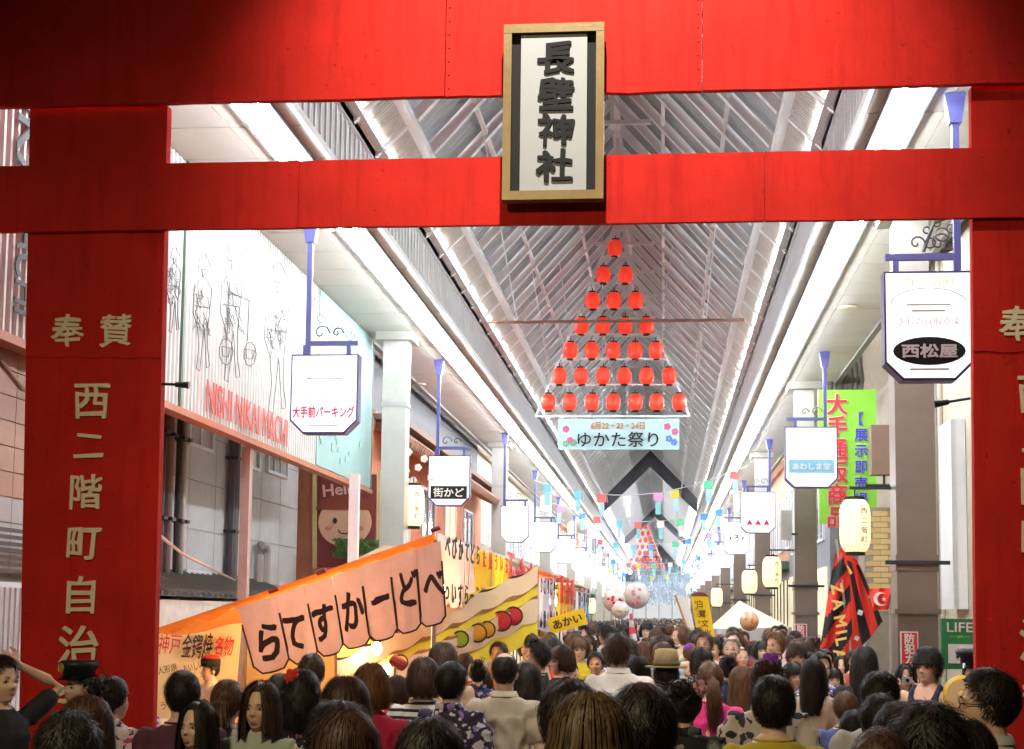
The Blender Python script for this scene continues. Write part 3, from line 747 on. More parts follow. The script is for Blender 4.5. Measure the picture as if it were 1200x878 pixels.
# lamp arms that stick out from the pillars
for nm, p0, p1, lab in (('spotlight', (186,450), (211,451), 'small black spotlight on an arm at the right edge of the left gate pillar'), ('spotlight', (1137,467), (1106,472), 'small black spotlight on an arm at the left edge of the right gate pillar')):
    t = thing(nm, atY(*p0, 9.3), lab, 'spotlight', 'spotlights on the gate pillars')
    b = MB(); a1 = atY(*p0, 9.3); a2 = atY(*p1, 9.3); b.tube([a1, a2], .009, 6); b.build('arm', DARKM, t)
    b = MB(); d = (a2-a1).normalized(); b.tube([a2-d*.03, a2+d*.06], [.016,.024], 8); b.build('head', DARKM, t)

# set-back grey building with pipes and windows
GX = -5.95
gb = thing('grey_building', (GX, 22, 0), 'grey rendered building with dark drainpipes, set back under the white billboard', 'building')
b = MB(); b.box(GX-6, GX, 13, 23.85, 0, 7.5); b.build('wall', GREYW, gb)
pl_m = {}
for r in range(8):       # render panels with open joints
    for k in range(8):
        z0 = 2.35 + r*.62
        if 'p' not in pl_m:
            t = MB(); t.box(0, .02, .006, 1.11, .006, .612); pl_m['p'] = t.mesh('panel', mat('grey_panel', (.56,.58,.60), .8, var=.10, scale=2, bump=.2, bscale=70))
        link('panel', pl_m['p'], gb, (.002, 14.8+k*1.12-22, z0))
def gwin(u0, v0, u1, v1, **k):
    a = atX(u0, v0, GX+.03); c = atX(u1, v1, GX+.03); window(gb, GX+.024, a.y, c.y, min(a.z, c.z), max(a.z, c.z), 1, **k)
PALEG = mat('curtained_glass', (.42,.43,.40), .25, var=.2, scale=3)
gwin(221,496,246,527, lit=PALEG); gwin(293,527,301,549, lit=PALEG, mull=0); gwin(313,534,334,558, lit=PALEG, mull=2)
gwin(217,672,242,697, lit=PALEG); gwin(289,680,298,696, lit=PALEG, mull=0)
for u, r, m in ((187,.05,DARKM),(197,.05,mat('plum_pipe', (.20,.14,.15), .5)),(208,.04,DARKM),(214,.03,GREYM),(273,.085,mat('dark_pipe', (.10,.09,.12), .4))):
    c = atX(u, 600, GX+.12); b = MB(); b.tube([(GX+.12, c.y, 2.3), (GX+.12, c.y, 6.4)], r, 10); pp = b.build('drainpipe', m, gb)
    b = MB(); 
    for z in (3.0, 4.0, 5.0): b.box(GX, GX+.2, c.y-r-.02, c.y+r+.02, z, z+.04)
    b.build('pipe_clip', DARKM, pp)
c = atX(308, 690, GX+.15); b = MB(); b.tube([(GX+.15, c.y-.25, 2.1),(GX+.15, c.y-.25, 2.75),(GX+.15, c.y-.15, 2.9),(GX+.15, c.y+.05, 2.9),(GX+.15, c.y+.12, 2.8),(GX+.15, c.y+.12, 2.3)], .07, 8); b.build('bent_duct', GREYM, gb)
b = MB(); b.tube([atX(180,622,GX+1.8), atX(215,650,GX+1.6), atX(275,680,GX+.3)], .014, 5); b.build('slack_cable', mat('pinkish_cable', (.55,.42,.38), .6), gb)
# ribbed lean-to roof with white wall
lt = thing('lean_to_roof', (-6.2, 15, 2.2), 'dark ribbed lean-to roof over a white wall left of the orange stall', 'lean-to')
b = MB(); b.add([(-5.95,13.6,2.40),(-5.95,21.4,2.40),(-5.2,21.4,2.10),(-5.2,13.6,2.10)], [(0,1,2,3)]); b.build('roof_sheet', mat('lean_dark', (.10,.10,.10), .6), lt)
rb = MB(); 
rb.bar((0,0,0), (.75,0,-.30), .05, .05); rme = rb.mesh('roof_rib', mat('lean_rib', (.17,.17,.165), .55))
for k in range(36): link('roof_rib', rme, lt, (.25, -1.35+k*.217, .225))
b = MB(); b.box(-5.3, -5.24, 13.6, 21.4, 0, 2.06); b.build('white_wall', mat('white_plaster', (.66,.65,.63), .8), lt)

OUTL0 = mat('panel_ink', (.03,.015,.015), .8, var=0)
# terracotta building whose end wall faces the gate, with sign
tb = thing('terracotta_building', (-5.5, 24, 0), 'terracotta shop building with a scalloped tile eave and a dark red Hello panel', 'building')
EY = 24.0
b = MB(); b.box(-11, -4.78, EY, 38.9, 0, 5.0); b.build('wall', ORW, tb)
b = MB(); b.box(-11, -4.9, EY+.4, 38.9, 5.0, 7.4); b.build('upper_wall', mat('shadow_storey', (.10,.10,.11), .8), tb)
tl = MB(); tl.tube([(0,0,0),(.5,0,-.22)], .09, 8); tme = tl.mesh('roof_tile', mat('brown_roof_tile', (.26,.12,.07), .55))
for k in range(70):
    for j in range(3): link('roof_tile', tme, tb, (.35+.18*j-.18+.36, .15+k*.2, 5.28-.13*j-.08))
tl2 = MB(); tl2.tube([(0,0,0),(0,-.45,-.22)], .09, 8); tme2 = tl2.mesh('roof_tile', mat('brown_roof_tile', (.26,.12,.07), .55))
for k in range(8):
    for j in range(3): link('roof_tile', tme2, tb, (.7-k*.2, .2-.12*j, 5.22-.12*j))
b = MB(); b.box(-11, -4.3, EY-.1, 38.9, 5.1, 5.2); b.build('eave_board', mat('eave_dark', (.16,.09,.06), .7), tb)
# generic panel: cream disc, brown hair shape, leaves
def fr(u, v, d=0): return atY(u, v, EY-d)
b = MB(); b.prism([fr(372,556,.06), fr(441,556,.06), fr(440,665,.06), fr(371,665,.06)], (0,1,0), .055); b.build('sign_panel', mat('dark_red_panel', (.22,.035,.04), .6), tb)
b = MB()
for u0, u1 in ((366,371),(442,447)): b.prism([fr(u0,552,.08), fr(u1,552,.08), fr(u1,666,.08), fr(u0,666,.08)], (0,1,0), .075)
b.build('panel_frame', mat('ochre_frame', (.62,.50,.22), .6), tb)
c = fr(404, 612, .08); n = 30
b = MB(); b.prism([(c.x+.44*math.cos(6.283*k/n), EY-.08, c.z+.40*math.sin(6.283*k/n)) for k in range(n)], (0,1,0), .02); b.build('peach_disc', mat('peach_print', (.80,.50,.34), .6, var=.03), tb)
b = MB()
for s in (-1,1): b.ell((c.x+s*.16, EY-.09, c.z+.02), (.035,.012,.05), 10, 8)
b.tube([(c.x+.10*math.cos(a), EY-.09, c.z-.12+.07*math.sin(a)) for a in [math.pi+math.pi*k/8 for k in range(9)]], .010, 5); b.build('face_print', OUTL0, tb)
b = MB()
for s in (-1,1): b.ell((c.x+s*.27, EY-.085, c.z-.10), (.055,.008,.04), 10, 8)
b.build('cheek_print', mat('cheek_pink', (.75,.25,.22), .6, var=0), tb)
b = MB(); b.prism([(c.x+.48*math.cos(math.pi*k/n), EY-.095, c.z+.20+.24*math.sin(math.pi*k/n)) for k in range(n+1)], (0,1,0), .015); b.build('brown_cap_shape', mat('brown_print', (.26,.06,.03), .6, var=.05), tb)
text('Hello', fr(400, 573, .12), .2, mat('pink_letter', (.80,.45,.45), .6, var=0), tb, w=.62, fat=.02, roll=.12)
lf = MB(); rl = random.Random(3)
for k in range(260):
    p = fr(390+rl.random()*55, 632+rl.random()*22, .14+rl.random()*.1); a = rl.uniform(0,6.28); w = .05
    q = Vector((math.cos(a), rl.uniform(-.5,.5), math.sin(a)))*w; s_ = Vector((-math.sin(a), rl.uniform(-.5,.5), math.cos(a)))*w*.35
    lf.add([p-q, p+s_, p+q, p-s_], [(0,1,2,3)])
lf.build('ivy_leaves', mat('ivy_green', (.07,.20,.04), .5, var=.4), tb, kind='stuff')
fw = mat('white_flower_paint', (.78,.74,.66), .6, var=0)
for u, v in ((479,530),(490,548),(484,563),(497,538),(505,560),(476,552)):
    c = atY(u, v, EY-.01); b = MB()
    for k in range(5):
        a = 6.283*k/5; b.ell((c.x+.035*math.cos(a), EY-.012, c.z+.035*math.sin(a)), (.03,.008,.03), 6, 4)
    b.build('painted_flower', fw, tb)
b = MB(); n = 18; c = atY(484, 590, EY-.02)
b.prism([(c.x+.16*math.cos(6.283*k/n), EY-.03, c.z+.2*math.sin(6.283*k/n)) for k in range(n)], (0,1,0), .02); b.build('pale_disc', CREAM, tb)
for k in range(4):
    window(tb, -4.78, 26+k*3.1, 27.6+k*3.1, 2.9, 4.4, 1, lit=glow('warm_lit_window', (1,.72,.40), .3) if k in (0,2) else GLASS)
# stall post and security lamp bits near the stall roof
b = MB(); c = atY(415, 600, 17); b.box(c.x-.055, c.x+.055, 16.95, 17.05, 0, atY(415,556,17).z); b.build('white_post', WSTEEL, label='white metal post standing in front of the dark red panel', cat='post')

# row of shop buildings further in, both sides
def shop(side, X, y0, y1, zt, wallm, label, seed, signs=()):
    r = random.Random(seed); t = thing('shop_building', (X, (y0+y1)/2, 0), label, 'building', 'shop buildings along the arcade')
    out = -side; depth = side*5
    b = MB(); b.box(*sorted((X, X+depth)), y0+.03, y1-.03, 0, zt); b.build('wall', wallm, t)
    b = MB(); b.box(*sorted((X, X+out*.5)), y0+.1, y1-.1, 3.25, 3.45); b.build('awning', mat('awning_%d' % (seed % 5), [(.45,.08,.06),(.10,.22,.14),(.60,.55,.45),(.10,.14,.30),(.5,.3,.08)][seed % 5], .7), t)
    L = y1-y0; n = max(2, int(L/2.4))
    for k in range(n):
        a = y0 + L*(k+.2)/n; c = y0 + L*(k+.8)/n
        window(t, X, a, c, 3.9, 5.3, out, lit=glow('warm_lit_window', (1,.72,.40), .3) if r.random() < .35 else GLASS)
    b = MB(); rect(b, X, y0+.4, y1-.4, .15, 3.0, out*.03); b.build('shop_front', glow('lit_shop_front', (1,.80,.55), .12), t)
    b = MB()
    for k in range(int(L/1.2)+1): rect(b, X, y0+.4+k*1.2, y0+.46+k*1.2, .15, 3.0, out*.06)
    rect(b, X, y0+.4, y1-.4, 3.0, 3.2, out*.07); b.build('shop_frame', DARKM, t)
    for s, z, col in signs:
        b = MB(); yc = (y0+y1)/2; rect(b, X, yc-1.6, yc+1.6, z-.3, z+.3, out*.1); sg = b.build('sign_board', col, t)
        text(s, (X+out*.11, yc, z), .36, WHITEB if col is not WHITEB else REDP, t, RIGHTW if side > 0 else LEFTW, w=2.6, fat=.01)
W = [mat('wall_beige', (.50,.44,.34), .75), mat('wall_grey', (.40,.41,.42), .75), mat('wall_rust', (.42,.20,.12), .75), mat('wall_white', (.62,.61,.58), .7), mat('wall_slate', (.20,.22,.25), .7)]
Ln = ['beige shop building, second shop past the terracotta one on the left', 'grey shop building, third along the left side past the terracotta one', 'rust coloured shop building deep along the left side', 'white shop building deep along the left side', 'dark slate shop building near the far end on the left', 'beige shop building near the far end on the left', 'grey shop building at the far end on the left']
Rn = ['rust coloured shop building deep along the right side', 'white shop building deep along the right side', 'dark slate shop building along the right side', 'beige shop building along the right side, far in', 'grey shop building far in on the right side', 'rust shop building near the far end on the right', 'white shop building at the far end on the right']
for k in range(7):
    shop(-1, -4.95, 39+16*k, 55+16*k, 7.6, W[k % 5], Ln[k], k+3, [(['喫茶ロマン','きもの','薬局','本のいちば','時計','紳士服','茶舗'][k], 3.6, [REDP, NAVY, GRN][k % 3])])
    shop(1, 3.45, 40.5+16*k, 56.5+16*k, 7.6, W[(k+2) % 5], Rn[k], k+11, [(['和菓子','くつ','洋品店','文具','写真','食堂','酒店'][k], 3.6, [NAVY, REDP, GRN][k % 3])])
# gap building on the far end
eb = thing('end_building', (XC, 160, 0), 'pale lit building closing the view at the far end of the arcade', 'building')
b = MB(); b.box(-14, 13, 158, 166, 0, 14); b.build('wall', mat('end_wall', (.25,.26,.30), .8), eb)
b = MB(); b.box(-6, 5, 157.9, 157.98, .2, 5.5); b.build('lit_front', glow('end_glow', (.90,.95,1.0), .12), eb)
b = MB()
for k in range(9): b.box(-6+k*1.36, -5.9+k*1.36, 157.8, 157.88, .2, 5.5)
b.build('mullion', GREYM, eb)

# ================================================================== RIGHT SIDE
rbg = thing('cream_building', (3.6, 17, 0), 'cream walled building with brick pilaster just behind the right gate pillar', 'building')
b = MB(); b.box(3.30, 9, 12.0, 21.0, 0, 7.5); b.build('wall', CREAM, rbg)
b = MB(); c0 = atX(1115,510,3.27); c1 = atX(1131,714,3.27)
b.box(3.14, 3.295, c1.y-.05, c0.y+.05, c1.z, c0.z+.1); b.build('white_duct', WSTEEL, rbg)
for u, m, r in ((1098,GREYM,.022),(1104,CREAM,.03)):
    c = atX(u, 600, 3.25); b = MB(); b.tube([(3.25,c.y,.2),(3.25,c.y,6.8)], r, 7); b.build('conduit', m, rbg)
lime = mat('lime_green', (.26,.66,.05), .5, var=.03)
b = MB(); c = atX(1090, 580, 3.28); b.box(3.2, 3.298, c.y-.25, c.y+.25, 3.2, 4.8); b.build('lime_strip', lime, rbg)
# brick pier
bp = thing('brick_building', (3.6, 22, 0), 'tan brick building front behind the brown column and the red flags', 'building')
b = MB(); b.box(4.0, 9, 21.02, 30.5, 0, 7.5); b.build('wall', mat('mortar', (.30,.26,.20), .9), bp)
BR = [mat('tan_brick_%d' % k, c, .7, var=.12) for k, c in enumerate(((.55,.40,.16),(.62,.47,.22),(.46,.32,.13)))]
bm_ = []
for m_ in BR:
    t = MB(); t.box(-.014, .0, .004, .236, .004, .076); bm_.append(t.mesh('brick', m_))
# end wall that faces the camera carries the bricks seen past the column
t = MB()
bf = []
for m_ in BR:
    t = MB(); t.box(.004, .206, -.014, 0, .004, .072); bf.append(t.mesh('brick', m_))
b = MB(); b.box(2.79, 3.99, 21.3, 22.0, 0, 3.5); b.build('pier', mat('mortar', (.3,.26,.2), .9), bp)
nb = 0
for r in range(18):
    for k in range(4):
        x = 2.80 + k*.21 - (.105 if r % 2 else 0)
        if x < 2.78 or x > 3.15: continue
        link('brick', bf[(r*3+k*7) % 3], bp, (x-3.6, 21.3-22, 2.05+r*.078)); nb += 1
for r in range(24):
    z = 1.55 + r*.08
    for k in range(3): link('brick', bm_[(r*5+k*2) % 3], rbg, (3.298-3.6, atX(1090,600,3.3).y-.42+k*.24-17, z+.6))
# LIFE sign
ls = thing('green_wall_sign', (3.2, 14, 2), 'green wall sign lettered LIFE with a football picture beside the right policeman', 'sign')
def rx(u, v, d=0): return atX(u, v, 3.26-d)
a = atY(1103, 725, 14.6); c = atY(1129, 772, 14.6)
b = MB(); b.box(a.x, c.x+.16, 14.6, 14.65, c.z-.1, a.z); b.build('panel', mat('sign_green', (.02,.20,.07), .5, var=.03), ls)
text('LIFE', (a.x+.17, 14.59, a.z-.08), .09, WHITEB, ls, w=.24, fat=.01)
text('〜夢〜', (a.x+.17, 14.59, a.z-.17), .03, lime, ls, w=.2)
b = MB(); b.box(a.x+.06, a.x+.30, 14.585, 14.6, a.z-.42, a.z-.24); b.build('white_patch', WHITEB, ls)
b = MB(); b.ell((a.x+.18, 14.58, a.z-.33), (.07,.012,.07), 14, 8); b.build('football', WHITEB, ls)
b = MB()
for k in range(6):
    an = 6.28*k/5; rr_ = 0 if k == 5 else .048; b.prism([(a.x+.18+rr_*math.cos(an)+.017*math.cos(q*1.2566), 14.564, a.z-.33+rr_*math.sin(an)+.017*math.sin(q*1.2566)) for q in range(5)], (0,1,0), .004)
b.build('football_patch', BLACK, ls)
# big green shop sign with red and blue characters
gs = thing('green_shop_sign', (2.9, 26, 4), 'tall lime green shop sign with red and blue vertical lettering', 'sign')
YS = 26.0
a = atY(959, 457, YS); c = atY(1028, 614, YS)
b = MB(); b.box(a.x, c.x, YS, YS+.12, c.z, a.z); b.build('panel', lime, gs)
REDW = mat('sign_red', (.66,.03,.03), .6, var=0); BLUE = mat('sign_blue', (.04,.06,.45), .6, var=0)
for s, u, v0, v1, h, m, fat in (('大手通販商品', 981, 474, 606, 24, WHITEB, .05), ('大手通販商品', 981, 474, 606, 24, REDW, .022), ('【展示即売場】', 1009, 491, 604, 15, WHITEB, .045), ('【展示即売場】', 1009, 491, 604, 15, BLUE, .02)):
    y = YS-.012 if m is WHITEB else YS-.03
    column_text(s, atY(u, v0, y), atY(u, v1, y), h*YS/F*1.0, m, gs, fat=fat, w=.95)
b = MB(); b.bar((a.x, YS+.06, a.z-.3), (3.4, YS+.06, a.z-.3), .06); b.bar((a.x+.3, YS+.06, c.z+.3), (3.4, YS+.06, c.z+.3), .06); b.build('bracket', DARKM, gs)
# dark upper storey and clutter above the green sign
b = MB(); b.box(3.32, 8, 30.52, 40.4, 0, 7.4); 
t = thing('slate_building', (4, 35, 0), 'dark building between the brick front and the rust coloured shop on the right', 'building'); b.build('wall', W[4], t)
for k in range(3): window(t, 3.32, 31.5+k*3, 33.3+k*3, 3.6, 5.2, -1, lit=GLASS)
b = MB(); rect(b, 3.32, 31, 40, .2, 3.0, -.03); b.build('shop_front', glow('lit_shop_front', (1,.80,.55), .12), t)
hc = thing('roof_drape', (3.2, 24, 5.4), 'bundle of dark hanging cloths in the gap above the green sign', 'cloth')
for k in range(7):
    b = MB(); c = atY(972+k*6, 470, 27.5); b.tube([(c.x,27.5,c.z+.9),(c.x+.03,27.5,c.z+.4),(c.x-.02,27.5,c.z-.15)], [.02,.05,.03], 7); b.build('cloth', mat('dark_drape', (.14,.13,.12), .8), hc)
sb = thing('sign_back', (2.75, 20, 3.4), 'brown shallow box on a bracket left of the brown column', 'box')
a = atY(1021, 498, 20.5); c = atY(1046, 556, 20.5)
b = MB(); b.box(a.x, c.x, 20.5, 20.75, c.z, a.z); b.build('box', mat('brown_box', (.20,.12,.09), .6), sb)
b = MB(); b.bar((c.x-.1, 20.6, c.z+.08), (c.x-.1, 20.6, c.z-.16), .03); b.tube([(c.x-.35,20.6,c.z-.14),(c.x,20.6,c.z-.14)], .02, 6); b.build('bracket', DARKM, sb)
gbx = thing('grey_cabinet', (2.2, 29, 3.5), 'small grey box fixed to the left of the second brown column', 'box')
a = atY(915, 598, 27.2); c = atY(928, 632, 27.2); b = MB(); b.box(a.x, c.x, 27.2, 27.5, c.z, a.z); b.build('box', GREYM, gbx)
b = MB(); b.bar((c.x, 27.35, c.z+.1), (2.4, 27.4, c.z+.1), .04); b.build('bracket', DARKM, gbx)
# red notices on the columns
def notice(u0, v0, u1, v1, Y, s, lab):
    a = atY(u0, v0, Y); c = atY(u1, v1, Y)
    t = thing('red_notice', ((a.x+c.x)/2, Y, c.z), lab, 'notice', 'red notices on the columns')
    b = MB(); b.box(a.x, c.x, Y, Y+.02, c.z, a.z); b.build('board', WHITEB, t)
    e = (c.x-a.x)*.07; b = MB(); b.box(a.x+e, c.x-e, Y-.006, Y-.001, c.z+e, a.z-e); b.build('red_field', REDP, t)
    h = (c.x-a.x)*.55; column_text(s, ((a.x+c.x)/2, Y-.012, a.z-e-h*.6), ((a.x+c.x)/2, Y-.012, a.z-e-h*.6-h*1.05*(len(s)-1)), h, WHITEB, t, fat=.03)
notice(1055,740,1077,803, 15.50, '防犯カメラ', 'red and white notice on the nearest brown column')
notice(931,731,946,764, 27.42, '防犯カ', 'smaller red and white notice on the second brown column')
pb_ = thing('blue_poster', atY(953,770,24), 'small blue poster lettered PINK BE in front of the red and black flags', 'poster')
a = atY(944, 754, 24.2); c = atY(962, 784, 24.2)
b = MB(); b.box(a.x-.03, c.x+.03, 24.2, 24.22, c.z-.03, a.z+.06); b.build('board', WHITEB, pb_)
b = MB(); b.box(a.x, c.x, 24.19, 24.198, c.z, a.z); b.build('blue_field', mat('poster_blue', (.03,.06,.35), .6), pb_)
text('Pro', (a.x+.12, 24.18, a.z-.06), .06, WHITEB, pb_); text('BE', (a.x+.12, 24.18, a.z-.2), .12, WHITEB, pb_, fat=.02)
b = MB(); b.bar((a.x+.12, 24.215, 0), (a.x+.12, 24.215, c.z), .03); b.build('stand', DARKM, pb_)

# paper lanterns on brackets
PAPER = None
def paper_lantern(u0, v0, u1, v1, Y, X_to, lab, s='西二階町', word=True):
    m = MATS.get('lit_paper')
    if not m:
        m = mat('lit_paper', (.80,.66,.38), .7, var=.05, emit=(1.0,.78,.42), es=LANT)
        nt = m.node_tree; L = nt.links.new; b_ = nt.nodes['Principled BSDF']
    a = atY(u0, v0, Y); c = atY(u1, v1, Y); cx = (a.x+c.x)/2; cz = (a.z+c.z)/2; R = (c.x-a.x)/2; H = (a.z-c.z)/2
    t = thing('paper_lantern', (cx, Y, a.z), lab, 'lantern', 'cream paper lanterns along the arcade')
    b = MB(); P = []; RR = []
    for i in range(29):
        z = -1+2*i/28; r = (1-abs(z)**5*.38)*(1 if i % 2 else .972); P.append((cx, Y, cz+z*H*.92)); RR.append(r*R)
    b.tube(P, RR, 20); b.build('paper', m, t, smooth=True)
    b = MB(); b.tube([(cx,Y,cz+H*.9),(cx,Y,cz+H*1.02)], R*.62, 14); b.tube([(cx,Y,cz-H*.9),(cx,Y,cz-H*1.03)], R*.62, 14); b.tube([(cx,Y,cz+H),(cx,Y,cz+H+.1)], .008, 5); b.build('rim', BLACK, t)
    b = MB(); b.bar((cx-.05, Y, cz+H+.1), (X_to, Y, cz+H+.1), .03); b.build('bracket', DARKM, t)
    if word: column_text(s, (cx+R*.45, Y-R*.93, cz+H*.5), (cx+R*.45, Y-R*.93, cz-H*.5), H*.22, mat('lantern_ink', (.16,.07,.03), .8, var=0), t, fat=.01)
paper_lantern(983,583,1021,650, 15.9, 2.4, 'large glowing cream paper lantern left of the nearest brown column')
paper_lantern(893,651,916,690, 27.6, 2.4, 'second glowing cream paper lantern, left of the second brown column')
paper_lantern(869,667,888,697, 39.5, 2.4, 'third glowing cream paper lantern along the right side', word=False)
paper_lantern(833,688,847,712, 51.6, 2.4, 'fourth glowing cream paper lantern along the right side', word=False)
paper_lantern(472,567,497,619, 22.9, -4.0, 'glowing cream paper lantern beside the left column above the stall banners')
paper_lantern(645,690,659,713, 52.5, -4.0, 'small cream paper lantern above the yellow banner on the left', word=False)
paper_lantern(688,700,698,720, 66, -4.0, 'small cream paper lantern farther along on the left side', word=False)

# ================================================================== STALLS ON THE LEFT
SXF = -1.99
OUTL = mat('outline_ink', (.05,.02,.02), .8, var=0)
st = thing('orange_stall', (-3.2, 14.5, 0), 'orange tarpaulin festival stall with glowing bulbs beside the left gate pillar', 'stall')
F0 = atY(509,628,13); B0 = atY(178,741,13); D = 4.2
b = MB(); t0 = [F0, B0, B0+Vector((0,D,0)), F0+Vector((0,D,0))]
nx, ny = 16, 10; vs = []; fs = []
for i in range(nx+1):
    for j in range(ny+1):
        p = F0.lerp(B0, i/nx)+Vector((0, D*j/ny, 0)); p.z -= .035*math.sin(math.pi*((j*2.5/ny) % 1)) + .03*math.sin(math.pi*i/nx); vs.append(p)
for i in range(nx):
    for j in range(ny): fs.append((i*(ny+1)+j, (i+1)*(ny+1)+j, (i+1)*(ny+1)+j+1, i*(ny+1)+j+1))
b.add(vs, fs); b.build('tarpaulin', ORANGE, st, smooth=True)
b = MB(); dn = Vector((0,0,-.085))   # folded edge of the tarp
nE = 24; top = [F0.lerp(B0, k/nE)+Vector((0,-.015,.02)) for k in range(nE+1)]; bot = [p+dn*(1+.4*math.sin(k*2.1))*.9 for k, p in enumerate(top)]
for k in range(nE): b.add([top[k], top[k+1], bot[k+1], bot[k]], [(0,1,2,3)])
b.build('tarpaulin_hem', ORANGE, st, smooth=True)
b = MB(); F1 = atY(505,636,13.05); B1 = atY(205,733,13.05); b.tube([F1, B1], .02, 8); b.build('roof_pole', mat('pale_yellow_pole', (.75,.62,.35), .5), st)
for p in (F0, B0, F0+Vector((0,D,0)), B0+Vector((0,D,0))):
    b = MB(); b.tube([(p.x, p.y+.06, 0), (p.x, p.y+.06, p.z-.03)], .022, 8); b.build('stall_leg', GREYM, st)
for u, v in ((371,672),(505,622),(315,694)):
    c = atY(u, v, 12.95); b = MB(); b.tube([c, c+Vector((.08,0,.03))], .022, 8); b.build('clip', mat('dark_red_clip', (.25,.03,.02), .5), st)
b = MB(); b.box(-4.3, SXF-.05, 13.25, 14.0, .0, .95); b.build('counter', mat('counter_wood', (.45,.25,.1), .6), st)
b = MB(); b.add([atY(178,745,16.5), atY(392,690,16.5), atY(392,840,16.5), atY(178,840,16.5)], [(0,1,2,3)]); b.build('back_sheet', mat('warm_yellow_sheet', (.85,.62,.28), .8, var=.08, scale=2), st)
BULB = glow('lit_bulb', (1,.82,.55), 45)
for u, v, y in ((413,757,13.7),(441,760,13.5),(452,784,14.0)):
    c = atY(u, v, y); b = MB(); b.ell(c, (.05,.05,.06), 12, 8); bu = b.build('bulb', BULB, st, smooth=True)
    b = MB(); b.tube([c+Vector((0,0,.05)), c+Vector((0,0,.3))], .009, 5); b.build('bulb_cord', DARKM, bu)
pd = bpy.data.lights.new('stall_bulb_light', 'POINT'); pd.energy = 60; pd.color = (1,.66,.32); pd.shadow_soft_size = .15
po = bpy.data.objects.new('stall_bulb_light', pd); COL.objects.link(po); po.location = (-2.9, 13.9, 1.9)
# sheet with brush writing hung inside the end of the stall
ws = thing('writing_sheet', atY(240,740,14.6), 'cream sheet with red and black brush writing hung inside the orange stall', 'sheet')
b = MB(); b.prism([atY(186,742,14.6), atY(283,730,14.6), atY(274,842,14.6), atY(178,842,14.6)], (0,1,0), .01); b.build('cloth', mat('cream_sheet', (.85,.70,.42), .8, var=.08, scale=3), ws)
text('神戸', atY(199,755,14.56), .20, REDP, ws, w=.24, brush=.06, italic=.15); text('金鍔焼', atY(231,757,14.56), .26, INK, ws, w=.32, brush=.08, italic=.2, fat=.01); text('名物', atY(263,757,14.56), .2, REDP, ws, w=.2, brush=.06, italic=.3, fat=.012)
for k, (u, v) in enumerate(((196,784),(206,806),(200,825),(258,808),(226,781))): text(['人形焼','三百円','うまい','あん','おいしい'][k], atY(u, v, 14.56), .08, INK, ws, w=.2, brush=.05, roll=.25)

def noren(name, lab, pts_top, drop, n, m, Yf, cat='banner', outline=True, slit=.62, cuts=None, leans=(0,0)):
    """cloth cut into flaps. pts_top: world points of the top edge (left, right); drop: lengths at left and right"""
    A, B = Vector(pts_top[0]), Vector(pts_top[1])
    t = thing(name, A, lab, cat, 'cloth banners hung on the stalls')
    d = (B-A); nrm = Vector((-d.y, d.x, 0)).normalized()
    if nrm.y < 0 and abs(nrm.y) > .5: nrm = -nrm
    cent = []
    top = MB()
    for k in range(n):
        s0, s1 = (cuts[k], cuts[k+1]) if cuts else (k/n, (k+1)/n); g = .012; ln_ = leans[0]+(leans[1]-leans[0])*(s0+s1)/2
        dr0 = drop[0]+(drop[1]-drop[0])*s0; dr1 = drop[0]+(drop[1]-drop[0])*s1
        P0, P1 = A.lerp(B, s0), A.lerp(B, s1); q = []
        e = (P1-P0); W_ = e.length; hh = slit
        def pt(a, dn_, bulge=0): return P0 + e*a + Vector((dn_*ln_,0,-dn_)) + nrm*bulge
        cols, rows = 5, 8; vs = []; fs = []
        for j in range(rows+1):
            tt = j/rows; sh = max(0, tt-.25)
            for i in range(cols+1):
                a = i/cols; dd = (dr0*(1-a)+dr1*a)*tt
                if j == rows: dd -= W_*.30*max(0, abs(a-.5)*2-.4)**2 * 2.2
                ins = .035*max(0, tt-.35)*1.4; a2 = ins + a*(1-2*ins)
                vs.append(pt(a2, dd, .035*math.sin(k*2.3+tt*3+a*4)*sh + .012*math.sin(a*9+k)))
        for j in range(rows):
            for i in range(cols): fs.append((j*(cols+1)+i, j*(cols+1)+i+1, (j+1)*(cols+1)+i+1, (j+1)*(cols+1)+i))
        fm = MB(); fm.add(vs, fs); fl = fm.build('flap', m[k % len(m)] if isinstance(m, list) else m, t, smooth=True)
        if outline:
            ol = MB(); edge = [vs[j*(cols+1)] for j in range(int(rows*.3), rows+1)] + [vs[rows*(cols+1)+i] for i in range(1, cols)] + [vs[j*(cols+1)+cols] for j in range(rows, int(rows*.3)-1, -1)]
            ol.tube([Vector(p)-nrm*.010 for p in edge], .008, 4); ol.build('piping', OUTL, fl)
        cent.append((pt(.5, (dr0+dr1)*.5*.56) - nrm*.06, W_))
    return t, cent, nrm
# pink noren on the gate-facing end of the stall (characters run right to left)
A = atY(279,712,12.88); B = atY(516,634,12.88)
nt_, cent, nn = noren('pink_noren', 'faded pink noren banner with big brown brush characters on the orange stall', (A, B), (.60, .70), 7, PINKC, 12.88, cuts=(0,.186,.33,.468,.607,.75,.876,1), leans=(.30,.08))
ang = math.atan2(B.z-A.z, B.x-A.x)
for ch, (u, v), h in zip('らてすかーどべ', ((315,753),(346,741),(380,729),(413,716),(445,702),(480,690),(508,684)), (44,40,44,46,9,42,30)):
    text(ch, atY(u, v, 12.80), h*12.8/F*1.02, INK, nt_, w=(34 if ch != 'ー' else 30)*12.8/F*.8, fat=.035 if ch != 'ー' else .03, brush=.07, roll=ang*(.6 if ch != 'ー' else 1.2), italic=.15)
